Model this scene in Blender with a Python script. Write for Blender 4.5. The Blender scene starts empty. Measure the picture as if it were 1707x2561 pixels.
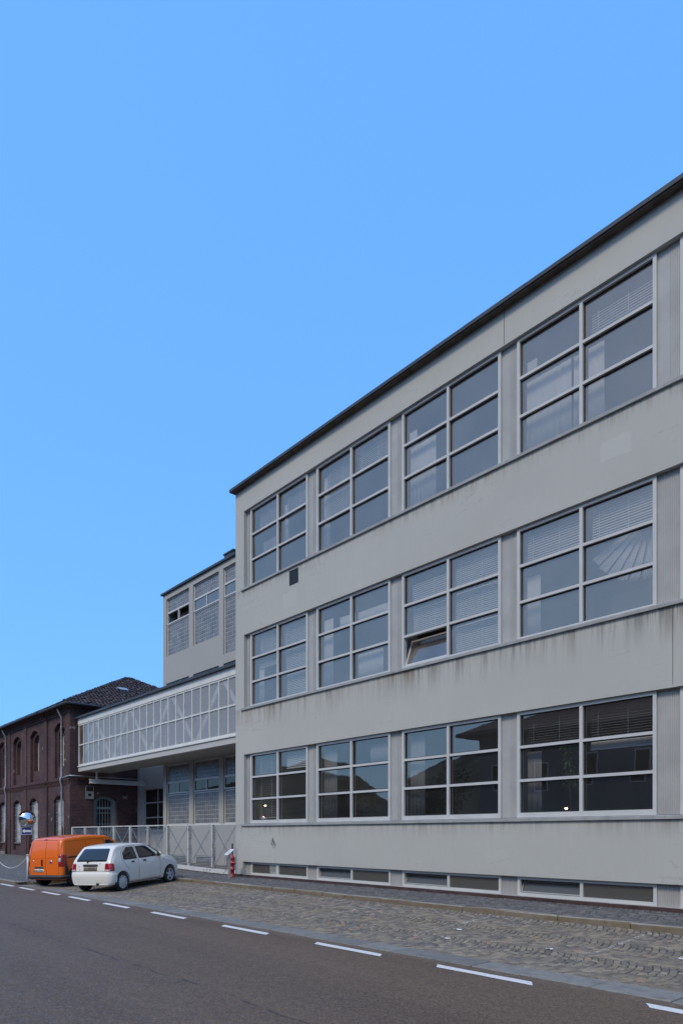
import bpy, bmesh, math, random
from mathutils import Vector, Matrix
from mathutils.geometry import tessellate_polygon

random.seed(7)
sc = bpy.context.scene
COL = sc.collection
R = math.radians

# ------------------------------------------------------------------ camera
cam_d = bpy.data.cameras.new('camera')
cam = bpy.data.objects.new('camera', cam_d)
COL.objects.link(cam)
cam.location = (0, 0, 1.8)
cam.rotation_euler = (R(90), 0, R(48.51))
cam_d.sensor_fit = 'HORIZONTAL'
cam_d.sensor_width = 24
cam_d.lens = 24
cam_d.shift_y = 0.4727          # rising front of a shift lens
cam_d.clip_end = 3000
sc.camera = cam
sc.render.resolution_x, sc.render.resolution_y = 682, 1024

# ------------------------------------------------------------------ sky
SUN = Vector((0.20, -0.66, 0.72)).normalized()      # direction to the sun
world = bpy.data.worlds.new('World')
sc.world = world
world.use_nodes = True
wn, wl = world.node_tree.nodes, world.node_tree.links
bg = wn['Background']
sky = wn.new('ShaderNodeTexSky')
sky.sky_type = 'NISHITA'
sky.sun_disc = False
sky.sun_elevation = math.asin(SUN.z)
sky.sun_rotation = math.atan2(SUN.x, SUN.y)
sky.air_density, sky.dust_density, sky.ozone_density = 1.0, 1.0, 3.0
# very little haze at the horizon in this sky: look it up a little above the true elevation
tcw = wn.new('ShaderNodeTexCoord'); sxyz = wn.new('ShaderNodeSeparateXYZ'); cxyz = wn.new('ShaderNodeCombineXYZ')
wl.new(tcw.outputs['Generated'], sxyz.inputs[0])
for i in (0, 1): wl.new(sxyz.outputs[i], cxyz.inputs[i])
zz = wn.new('ShaderNodeMath'); zz.operation = 'MULTIPLY_ADD'; zz.inputs[1].default_value = .80; zz.inputs[2].default_value = .20
zm = wn.new('ShaderNodeMath'); zm.operation = 'MAXIMUM'; zm.inputs[1].default_value = 0.0
wl.new(sxyz.outputs[2], zm.inputs[0]); wl.new(zm.outputs[0], zz.inputs[0]); wl.new(zz.outputs[0], cxyz.inputs[2])
nrmv = wn.new('ShaderNodeVectorMath'); nrmv.operation = 'NORMALIZE'; wl.new(cxyz.outputs[0], nrmv.inputs[0])
wl.new(nrmv.outputs[0], sky.inputs[0])
# the photograph's sky is evenly exposed and saturated: compress its range and deepen its hue everywhere alike
sep = wn.new('ShaderNodeSeparateColor'); wl.new(sky.outputs[0], sep.inputs[0])
def wmath(op, a, b):
    n = wn.new('ShaderNodeMath'); n.operation = op
    for i, v in enumerate((a, b)):
        if isinstance(v, (int, float)): n.inputs[i].default_value = v
        else: wl.new(v, n.inputs[i])
    return n.outputs[0]
mx = wmath('MAXIMUM', wmath('MAXIMUM', sep.outputs[0], sep.outputs[1]), sep.outputs[2])
mx = wmath('MAXIMUM', mx, 0.02)
val = wmath('MULTIPLY', wmath('POWER', mx, 0.16), 8.6)
comb = wn.new('ShaderNodeCombineColor')
for i, p in enumerate((1.62, 1.36, 1.0)):
    wl.new(wmath('MULTIPLY', wmath('POWER', wmath('DIVIDE', sep.outputs[i], mx), p), val), comb.inputs[i])
wl.new(comb.outputs[0], bg.inputs[0])
bg.inputs[1].default_value = 0.1

sun_d = bpy.data.lights.new('sun', 'SUN')
sun_d.energy = 1.5
sun_d.angle = R(14)
sun_d.color = (1.0, 0.87, 0.62)
sun = bpy.data.objects.new('sun', sun_d)
COL.objects.link(sun)
sun.rotation_euler = (-SUN).to_track_quat('-Z', 'Y').to_euler()

vs = sc.view_settings
vs.view_transform = 'Standard'
vs.look = 'None'
vs.exposure = 0.15
vs.gamma = 1.0
vs.use_curve_mapping = False
sc.cycles.max_bounces = 7
sc.cycles.transparent_max_bounces = 10
sc.cycles.caustics_reflective = False
sc.cycles.caustics_refractive = False

# ------------------------------------------------------------------ node helpers
class NT:
    def __init__(s, name):
        s.m = bpy.data.materials.new(name); s.m.use_nodes = True
        s.n, s.l = s.m.node_tree.nodes, s.m.node_tree.links
        s.b = s.n['Principled BSDF']; s.out = s.n['Material Output']
        s._pos = None
    def node(s, t, **kw):
        n = s.n.new(t)
        for k, v in kw.items(): setattr(n, k, v)
        return n
    def link(s, a, b): s.l.new(a, b)
    def set(s, inp, v):
        i = s.b.inputs[inp]
        if hasattr(v, 'links'): s.l.new(v, i)
        else: i.default_value = v if not isinstance(v, tuple) or len(v) == 4 else (*v, 1)
    def pos(s):
        if s._pos is None: s._pos = s.n.new('ShaderNodeNewGeometry').outputs['Position']
        return s._pos
    def scaled(s, v, xyz):
        m = s.n.new('ShaderNodeVectorMath'); m.operation = 'MULTIPLY'
        s.l.new(v, m.inputs[0]); m.inputs[1].default_value = xyz
        return m.outputs[0]
    def noise(s, scale, detail=4, rough=.55, vec=None, xyz=None):
        n = s.n.new('ShaderNodeTexNoise')
        n.inputs['Scale'].default_value = scale; n.inputs['Detail'].default_value = detail
        n.inputs['Roughness'].default_value = rough
        v = vec if vec is not None else s.pos()
        if xyz: v = s.scaled(v, xyz)
        s.l.new(v, n.inputs['Vector'])
        return n.outputs['Fac']
    def ramp(s, f, stops):
        r = s.n.new('ShaderNodeValToRGB'); s.l.new(f, r.inputs[0])
        e = r.color_ramp.elements
        while len(e) < len(stops): e.new(.5)
        for el, (p, c) in zip(e, stops):
            el.position = p; el.color = (*c, 1) if isinstance(c, tuple) else (c, c, c, 1)
        return r.outputs[0]
    def mix(s, f, a, b, mode='MIX'):
        m = s.n.new('ShaderNodeMix'); m.data_type = 'RGBA'; m.blend_type = mode
        for sock, v in ((m.inputs[0], f), (m.inputs[6], a), (m.inputs[7], b)):
            if hasattr(v, 'links'): s.l.new(v, sock)
            else: sock.default_value = (*v, 1) if isinstance(v, tuple) else v
        return m.outputs[2]
    def math(s, op, a, b=0, c=0, clamp=False):
        m = s.n.new('ShaderNodeMath'); m.operation = op; m.use_clamp = clamp
        for i, v in enumerate((a, b, c)):
            if hasattr(v, 'links'): s.l.new(v, m.inputs[i])
            else: m.inputs[i].default_value = v
        return m.outputs[0]
    def sep(s, v=None):
        x = s.n.new('ShaderNodeSeparateXYZ'); s.l.new(v if v is not None else s.pos(), x.inputs[0])
        return x.outputs
    def comb(s, x, y, z):
        c = s.n.new('ShaderNodeCombineXYZ')
        for i, v in enumerate((x, y, z)):
            if hasattr(v, 'links'): s.l.new(v, c.inputs[i])
            else: c.inputs[i].default_value = v
        return c.outputs[0]
    def bump(s, h, strength=.3, dist=.02):
        b = s.n.new('ShaderNodeBump'); b.inputs['Strength'].default_value = strength
        b.inputs['Distance'].default_value = dist; s.l.new(h, b.inputs['Height'])
        s.l.new(b.outputs[0], s.b.inputs['Normal'])
    def attr(s, name):
        a = s.n.new('ShaderNodeAttribute'); a.attribute_name = name
        return a.outputs['Fac']

def paint(name, col, rough=.5, var=.08, scale=3.0, metal=0, coat=0, bump=0):
    t = NT(name)
    f = t.noise(scale, 5)
    lo = tuple(c * (1 - var) for c in col); hi = tuple(min(1, c * (1 + var)) for c in col)
    t.set('Base Color', t.ramp(f, [(.3, lo), (.7, hi)]))
    t.set('Roughness', rough); t.set('Metallic', metal)
    if coat: t.set('Coat Weight', coat); t.set('Coat Roughness', .05)
    if bump: t.bump(t.noise(scale * 8, 3), bump, .01)
    return t.m

# ------------------------------------------------------------------ materials
M = {}
SILLS = (10.40, 6.20, 2.14)

def mk_plaster(name, base, stains=True):
    t = NT(name)
    big = t.noise(.35, 5, .6)
    col = t.mix(t.ramp(big, [(.3, 0.0), (.75, 1.0)]), tuple(c * .93 for c in base), tuple(c * 1.05 for c in base))
    fine = t.noise(9, 4, .6, xyz=(1, 1, .35))
    col = t.mix(t.math('MULTIPLY', t.ramp(fine, [(.35, 0.0), (.7, 1.0)]), .22), col, tuple(c * .86 for c in base))
    x, y, z = t.sep()
    if stains:
        # rain streaks and soot under every sill
        streak = t.noise(1.0, 5, .7, xyz=(5.5, 5.5, .28))
        streak2 = t.noise(1.0, 4, .6, xyz=(17, 17, .9))
        place = t.noise(.45, 3, .5, xyz=(1, 1, .05))
        tot = None
        for zs, amp, ln in ((SILLS[0], .85, .45), (SILLS[1], 1.0, .95), (SILLS[2], .75, .5)):
            d = t.math('SUBTRACT', zs, z)
            on = t.math('MULTIPLY', t.math('GREATER_THAN', d, 0.0), t.math('SUBTRACT', 1.0, t.math('DIVIDE', d, ln), clamp=True))
            on = t.math('MULTIPLY', t.math('POWER', on, 1.7), amp)
            tot = on if tot is None else t.math('ADD', tot, on)
        s1 = t.math('ADD', t.math('MULTIPLY', t.ramp(streak, [(.46, 0.0), (.60, 1.0)]), t.ramp(place, [(.36, .12), (.6, 1.0)])),
                    t.math('MULTIPLY', t.ramp(streak2, [(.5, 0.0), (.72, 1.0)]), .5), clamp=True)
        fac = t.math('MULTIPLY', t.math('MULTIPLY', tot, s1), .95, clamp=True)
        for (px0, px1, pz0, pz1, tone) in ((-7.0, -6.35, 9.45, 9.85, 1.03), (-13.6, -12.9, 5.1, 5.7, .97), (-10.6, -9.9, 1.1, 1.5, .975), (-17.9, -17.2, 9.1, 9.6, 1.02), (-4.9, -3.9, 5.3, 5.9, .97)):
            wx = t.math('ADD', x, t.math('MULTIPLY', t.math('SUBTRACT', t.noise(5, 3), .5), .12)); wz = t.math('ADD', z, t.math('MULTIPLY', t.math('SUBTRACT', t.noise(4, 3), .5), .1))
            inx = t.math('MULTIPLY', t.math('GREATER_THAN', wx, px0), t.math('LESS_THAN', wx, px1)); inz = t.math('MULTIPLY', t.math('GREATER_THAN', wz, pz0), t.math('LESS_THAN', wz, pz1))
            col = t.mix(t.math('MULTIPLY', inx, inz), col, tuple(c * tone for c in base))
        rust = t.mix(t.ramp(t.noise(.6, 2), [(.42, 0.0), (.6, 1.0)]), (.15, .15, .145), (.17, .11, .06))
        col = t.mix(fac, col, rust)
        # rising dirt near the pavement
        low = t.math('MULTIPLY', t.math('SUBTRACT', 1.0, t.math('DIVIDE', t.math('SUBTRACT', z, .3), .8), clamp=True),
                     t.ramp(t.noise(2.2, 5, .7), [(.45, 0.0), (.7, .55)]))
        col = t.mix(low, col, (.3, .29, .27))
        # hairline cracks
        crack = t.noise(1.0, 6, .6, xyz=(.5, .5, 3.2))
        cr = t.math('LESS_THAN', t.math('ABSOLUTE', t.math('SUBTRACT', crack, .5)), .0035)
        cr = t.math('MULTIPLY', cr, t.ramp(t.noise(.7, 2), [(.57, 0.0), (.62, .5)]))
        col = t.mix(cr, col, (.25, .24, .22))
    t.set('Base Color', col); t.set('Roughness', .88)
    t.bump(t.noise(40, 3), .12, .006)
    return t.m

M['plaster'] = mk_plaster('plaster_grey', (.515, .51, .475))
M['plaster_b'] = mk_plaster('plaster_back_block', (.44, .435, .42), False)
M['plaster_white'] = mk_plaster('plaster_white', (.54, .535, .52), False)
M['frame'] = paint('window_frame_paint', (.60, .595, .58), .45, .07, 2.2)
M['frame_grey'] = paint('weathered_frame_paint', (.36, .36, .35), .55, .15, 4)
M['panel'] = paint('infill_panel_paint', (.43, .43, .425), .5, .10, 1.7)
M['coping'] = paint('dark_metal_coping', (.055, .056, .06), .5, .25, 2)
M['coping_under'] = paint('shaded_brown_eaves', (.085, .068, .055), .9, .45, 3.5)  # brown shade beneath the coping is put into this dark colour
M['gasket'] = paint('black_gasket', (.02, .02, .02), .6, .1)
M['tile_brown'] = paint('brown_clay_tile', (.075, .045, .04), .45, .35, 3.5, bump=.1)
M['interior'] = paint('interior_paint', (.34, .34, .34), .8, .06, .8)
M['interior_dark'] = paint('interior_floor', (.12, .11, .10), .7, .1, .8)
M['blind'] = paint('blind_slat', (.86, .86, .85), .5, .05, .8)
M['curtain'] = paint('white_net_curtain', (.82, .82, .81), .85, .06, 1.5)
M['black'] = paint('matt_black', (.015, .015, .016), .6, .2, 4)
M['rubber'] = paint('tyre_rubber', (.022, .022, .023), .75, .2, 12)
M['white_metal'] = paint('white_painted_steel', (.74, .735, .70), .5, .08, 3)
M['galv'] = paint('galvanised_steel', (.42, .44, .45), .42, .15, 4, .5)
M['iron'] = paint('rusty_iron_post', (.085, .04, .025), .7, .35, 9)
M['red'] = paint('hydrant_red', (.33, .02, .018), .4, .15, 5, coat=.2)
M['stone'] = paint('rough_footing_stone', (.20, .18, .17), .9, .3, 3, bump=.4)
M['chrome'] = paint('mirror_chrome', (.82, .83, .84), .03, .01, 2, 1.0)
M['mirror_rim'] = paint('orange_plastic_rim', (.42, .09, .02), .4, .12, 3)
M['paper'] = paint('white_paper', (.75, .76, .78), .7, .08, 9)
M['steel_grey'] = paint('brushed_steel', (.45, .46, .47), .35, .08, 6, .6)
M['dark_post'] = paint('dark_painted_post', (.07, .075, .07), .6, .2, 6)
M['leaf'] = paint('leaf_green', (.12, .20, .025), .5, .35, 14)
M['leaf_dark'] = paint('dark_foliage', (.03, .05, .02), .7, .4, 1.5)
M['bark'] = paint('bark', (.10, .075, .05), .9, .3, 6)
M['terracotta'] = paint('terracotta', (.32, .12, .05), .7, .15, 6)

def mk_glass(name, tint, base, refl=(1.0, .73, .57), diffuse=0.0, dcol=(.7, .72, .75), rough=.012):
    t = NT(name); t.n.remove(t.b)
    # Schlick reflectance, the same on both faces of the sheet
    ge = t.node('ShaderNodeNewGeometry'); dt = t.node('ShaderNodeVectorMath'); dt.operation = 'DOT_PRODUCT'
    t.link(ge.outputs['Incoming'], dt.inputs[0]); t.link(ge.outputs['Normal'], dt.inputs[1])
    om = t.math('SUBTRACT', 1.0, t.math('ABSOLUTE', dt.outputs['Value']), clamp=True)
    fac = t.math('ADD', t.math('MULTIPLY', t.math('POWER', om, 5.0), .95), base + .04, clamp=True)
    tr = t.node('ShaderNodeBsdfTransparent'); tr.inputs[0].default_value = (*tint, 1)
    gl = t.node('ShaderNodeBsdfGlossy'); gl.inputs[0].default_value = (*refl, 1); gl.inputs['Roughness'].default_value = rough
    # faint waviness of old panes
    bp = t.node('ShaderNodeBump'); bp.inputs['Strength'].default_value = .06; bp.inputs['Distance'].default_value = .02
    t.link(t.noise(1.1, 2, .5), bp.inputs['Height']); t.link(bp.outputs[0], gl.inputs['Normal'])
    body = tr.outputs[0]
    df = t.node('ShaderNodeBsdfDiffuse'); df.inputs[0].default_value = (*dcol, 1)
    m0 = t.node('ShaderNodeMixShader')
    if diffuse > 0.1: m0.inputs[0].default_value = diffuse
    else: t.link(t.ramp(t.noise(.9, 4, .6), [(.3, diffuse * .55), (.75, diffuse * 1.6)]), m0.inputs[0])   # film of dust
    t.link(body, m0.inputs[1]); t.link(df.outputs[0], m0.inputs[2])
    mx = t.node('ShaderNodeMixShader'); t.link(fac, mx.inputs[0])
    t.link(m0.outputs[0], mx.inputs[1]); t.link(gl.outputs[0], mx.inputs[2])
    t.link(mx.outputs[0], t.out.inputs[0])
    return t.m
M['glass'] = mk_glass('window_glass', (.93, .93, .93), .155, diffuse=.095, dcol=(.55, .52, .50))
M['glass_ground'] = mk_glass('ground_floor_glass', (.90, .91, .92), .13, diffuse=.022, dcol=(.5, .5, .5))
M['glass_base'] = mk_glass('dusty_basement_glass', (.5, .5, .5), .02, diffuse=.4, dcol=(.22, .22, .21), rough=.15)
M['glass_frost'] = mk_glass('pale_footbridge_glass', (.90, .90, .93), .03, diffuse=.24, dcol=(.74, .74, .76), rough=.05)
M['glass_dark'] = mk_glass('dark_window_glass', (.25, .26, .28), .05, diffuse=.04)

def mk_block():
    t = NT('glass_block')
    f = t.noise(2.6, 3)
    t.set('Base Color', t.mix(t.ramp(f, [(.3, 0.0), (.7, 1.0)]), (.13, .135, .15), (.24, .245, .26)))
    t.set('Roughness', .22)
    t.bump(t.noise(70, 1), .2, .004)
    return t.m
M['block'] = mk_block()
M['mortar'] = paint('glass_block_mortar', (.46, .46, .46), .85, .15, 3)

def mk_asphalt():
    t = NT('asphalt')
    x, y, z = t.sep()
    lane = t.noise(1.0, 3, .5, xyz=(.05, 1.1, 1))         # worn wheel tracks along the road
    col = t.mix(t.ramp(lane, [(.35, 0.0), (.65, 1.0)]), (.112, .069, .039), (.158, .100, .060))
    col = t.mix(t.ramp(t.noise(.3, 4, .6), [(.4, 0.0), (.62, .45)]), col, (.168, .114, .068))
    col = t.mix(t.ramp(t.noise(7, 6, .75), [(.38, 0.0), (.72, .6)]), col, (.075, .055, .043))
    agg = t.node('ShaderNodeTexVoronoi'); agg.inputs['Scale'].default_value = 55; t.link(t.pos(), agg.inputs['Vector'])
    ag = t.sep(agg.outputs['Color'])[0]
    col = t.mix(t.ramp(ag, [(.55, 0.0), (1.0, .55)]), col, (.23, .17, .115))
    col = t.mix(t.ramp(ag, [(0.0, .5), (.3, 0.0)]), col, (.045, .034, .028))
    # old paving seam and a few oil spots
    wob = t.math('MULTIPLY', t.math('SUBTRACT', t.noise(.8, 3), .5), .3)
    sd = t.math('ABSOLUTE', t.math('SUBTRACT', t.math('ADD', y, wob), 4.1))
    col = t.mix(t.math('MULTIPLY', t.math('LESS_THAN', sd, .018), t.ramp(t.noise(3, 3), [(.42, 0.0), (.55, .7)])), col, (.03, .025, .022))
    col = t.mix(t.ramp(t.noise(1.1, 4, .7), [(.66, 0.0), (.74, .45)]), col, (.05, .038, .032))
    dust = t.math('MULTIPLY', t.math('SUBTRACT', 1.0, t.math('DIVIDE', t.math('ABSOLUTE', t.math('SUBTRACT', y, 7.46)), .25), clamp=True),
                  t.ramp(t.noise(5, 5, .7), [(.38, 0.0), (.65, .65)]))
    col = t.mix(dust, col, (.22, .185, .14))
    t.set('Base Color', col)
    t.set('Roughness', t.ramp(t.noise(9, 4), [(.3, .6), (.7, .85)]))
    t.bump(agg.outputs['Distance'], .5, .01)
    return t.m
M['asphalt'] = mk_asphalt()

def mk_roadpaint():
    t = NT('road_paint')
    w = t.noise(22, 6, .75)
    t.set('Base Color', t.mix(t.ramp(w, [(.55, 0.0), (.68, .85)]), (.80, .78, .74), (.13, .11, .09)))
    t.set('Roughness', .6)
    return t.m
M['road_paint'] = mk_roadpaint()

BAY_LINES = []
def mk_cobble(name='porphyry_cobble', grey=False):
    t = NT(name)
    rnd = t.attr('rnd')
    col = t.ramp(rnd, [(0.0, (.105, .092, .083)), (.3, (.175, .15, .128)), (.55, (.225, .19, .15)), (.78, (.28, .232, .165)),
                       (.93, (.35, .295, .215)), (1.0, (.35, .19, .115))])
    if grey: col = t.ramp(rnd, [(0.0, (.07, .066, .066)), (.4, (.115, .108, .106)), (.8, (.155, .145, .138)), (1.0, (.20, .185, .17))])
    col = t.mix(t.ramp(t.noise(38, 4, .6), [(.35, 0.0), (.75, .4)]), col, (.17, .16, .15) if grey else (.22, .20, .18))
    if not grey: col = t.mix(t.ramp(t.noise(.5, 3), [(.42, 0.0), (.66, .38)]), col, (.25, .195, .11))   # ochre dust
    x, y, z = t.sep()
    for i, (xl, y0, y1, seed) in enumerate(BAY_LINES):
        d = t.math('LESS_THAN', t.math('ABSOLUTE', t.math('SUBTRACT', x, xl)), .04)
        yy = t.math('MULTIPLY', t.math('GREATER_THAN', y, y0), t.math('LESS_THAN', y, y1))
        wear = t.ramp(t.noise(6 + seed, 5, .75), [(.47, 0.0), (.62, .6)])
        col = t.mix(t.math('MULTIPLY', t.math('MULTIPLY', d, yy), wear), col, (.62, .62, .6))
    t.set('Base Color', col); t.set('Roughness', .68)
    t.bump(t.noise(55, 4, .6), .35, .01)
    return t.m

def mk_joint():
    t = NT('cobble_joint_sand')
    col = t.mix(t.ramp(t.noise(2.2, 4), [(.42, 0.0), (.6, 1.0)]), (.06, .052, .042), (.13, .105, .05))
    col = t.mix(t.ramp(t.noise(1.1, 3), [(.56, 0.0), (.66, 1.0)]), col, (.05, .075, .02))
    t.set('Base Color', col); t.set('Roughness', .95)
    t.bump(t.noise(60, 4), .5, .02)
    return t.m

def mk_paving_far():
    t = NT('far_cobble_paving')
    v = t.node('ShaderNodeTexVoronoi'); v.inputs['Scale'].default_value = 9.5
    t.link(t.pos(), v.inputs['Vector'])
    e = t.node('ShaderNodeTexVoronoi'); e.feature = 'DISTANCE_TO_EDGE'; e.inputs['Scale'].default_value = 9.5
    t.link(t.pos(), e.inputs['Vector'])
    col = t.mix(v.outputs['Color'], (.10, .09, .08), (.25, .225, .195))
    col = t.mix(t.math('LESS_THAN', e.outputs['Distance'], .06), col, (.06, .055, .045))
    t.set('Base Color', col); t.set('Roughness', .8)
    t.bump(t.math('MINIMUM', e.outputs['Distance'], .15), .8, .06)
    return t.m
M['paving_far'] = mk_paving_far()

def mk_granite(name, a, b, ochre=.0):
    t = NT(name)
    rnd = t.attr('rnd')
    col = t.mix(rnd, a, b)
    col = t.mix(t.ramp(t.noise(140, 3, .6), [(.4, 0.0), (.7, .4)]), col, tuple(c * 1.5 for c in b))
    col = t.mix(t.ramp(t.noise(6, 5, .7), [(.45, 0.0), (.75, .6)]), col, tuple(c * .5 for c in a))
    if ochre:
        nz = t.sep(t.node('ShaderNodeNewGeometry').outputs['True Normal'])[2]
        side = t.math('LESS_THAN', nz, .6)
        col = t.mix(t.math('MULTIPLY', t.math('MULTIPLY', t.ramp(t.noise(4, 5, .7), [(.3, .55), (.7, 1.0)]), side), .9), col, (.16, .115, .055))
    t.set('Base Color', col); t.set('Roughness', .8)
    t.bump(t.noise(18, 6, .7), .5, .02)
    return t.m
M['granite'] = mk_granite('granite_slab', (.175, .165, .15), (.25, .235, .21))
M['kerb'] = mk_granite('granite_kerb', (.23, .21, .18), (.33, .30, .26), .5)

def mk_brick():
    t = NT('old_brick')
    x, y, z = t.sep()
    uv = t.comb(t.math('ADD', x, y), z, 0)
    b = t.node('ShaderNodeTexBrick')
    t.link(uv, b.inputs['Vector'])
    b.inputs['Scale'].default_value = 1.0
    b.inputs['Brick Width'].default_value = .26; b.inputs['Row Height'].default_value = .082
    b.inputs['Mortar Size'].default_value = .010; b.inputs['Mortar Smooth'].default_value = .2; b.inputs['Bias'].default_value = -.1
    b.inputs['Color1'].default_value = (.075, .030, .031, 1); b.inputs['Color2'].default_value = (.145, .053, .049, 1)
    b.inputs['Mortar'].default_value = (.14, .115, .105, 1)
    col = t.mix(t.ramp(t.noise(.55, 5, .65), [(.38, 0.0), (.66, .75)]), b.outputs['Color'], (.04, .026, .029))
    col = t.mix(t.ramp(t.noise(5, 5, .7), [(.55, 0.0), (.72, .45)]), col, (.15, .075, .062))
    spots = t.noise(2.6, 2, .4)
    col = t.mix(t.ramp(spots, [(.725, 0.0), (.745, .8)]), col, (.34, .31, .29))         # lost faces and plaster patches
    t.set('Base Color', col); t.set('Roughness', .88)
    t.bump(t.math('MULTIPLY', b.outputs['Fac'], -1.0), .6, .012)
    return t.m
M['brick'] = mk_brick()
M['brick_trim'] = paint('moulded_brick', (.085, .040, .035), .85, .35, 5, bump=.3)

def mk_rooftile():
    t = NT('clay_roof_tile')
    rnd = t.attr('rnd')
    col = t.ramp(rnd, [(0.0, (.026, .021, .022)), (.5, (.05, .036, .037)), (.85, (.075, .046, .042)), (1.0, (.10, .075, .07))])
    col = t.mix(t.ramp(t.noise(9, 4), [(.5, 0.0), (.75, .5)]), col, (.10, .095, .085))
    t.set('Base Color', col); t.set('Roughness', .9)
    return t.m
M['rooftile'] = mk_rooftile()

def mk_rusty_white():
    t = NT('rusty_white_paint')
    n = t.noise(9, 6, .7)
    col = t.mix(t.ramp(n, [(.57, 0.0), (.63, 1.0)]), (.66, .655, .63), (.13, .06, .03))
    t.set('Base Color', col); t.set('Roughness', .6)
    return t.m
M['rusty_white'] = mk_rusty_white()

def mk_carpaint(name, col, rough=.32):
    t = NT(name)
    t.set('Base Color', t.mix(t.ramp(t.noise(3, 5, .6, vec=t.node('ShaderNodeTexCoord').outputs['Object']), [(.4, 0.0), (.8, .22)]), col, tuple(c * .8 + .02 for c in col)))
    t.set('Roughness', rough); t.set('Coat Weight', .6); t.set('Coat Roughness', .06)
    return t.m
M['car_white'] = mk_carpaint('white_car_paint', (.86, .83, .76))
M['car_orange'] = mk_carpaint('orange_van_paint', (.92, .165, .002))
M['car_glass'] = paint('car_window_glass', (.018, .02, .022), .04, .05, 1, coat=.5)
M['car_plastic'] = paint('charcoal_bumper_plastic', (.035, .036, .038), .55, .15, 5)
M['lamp_red'] = paint('red_lamp_lens', (.38, .008, .012), .12, .2, 12, coat=.8)
M['lamp_clear'] = paint('clear_lamp_lens', (.62, .62, .60), .12, .15, 20, coat=.8)
M['lamp_amber'] = paint('amber_lamp_lens', (.55, .17, .02), .15, .1, 8)
M['rim_steel'] = paint('wheel_trim_silver', (.55, .55, .54), .4, .12, 9, .0)
M['plate_white'] = paint('number_plate_white', (.7, .7, .68), .4, .05)
M['plate_old'] = paint('faded_number_plate', (.20, .165, .12), .6, .25, 30)
M['plate_ink'] = paint('plate_ink', (.02, .02, .025), .6, .05)
M['plate_orange'] = paint('plate_orange', (.5, .2, .06), .6, .05)
M['blue'] = paint('sign_blue', (.05, .045, .22), .5, .08)
M['badge'] = paint('badge_silver', (.45, .45, .55), .25, .2, 30, .7)
M['badge_blue'] = paint('badge_blue', (.06, .06, .2), .3, .1)

def emis(name, col, s):
    t = NT(name); t.set('Base Color', col); t.set('Emission Color', col); t.set('Emission Strength', s)
    return t.m
M['bulb_lit'] = emis('lit_bulb', (1, .86, .5), 9.0)  # glow of the bulbs added for the yellow spots in the panes

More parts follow.
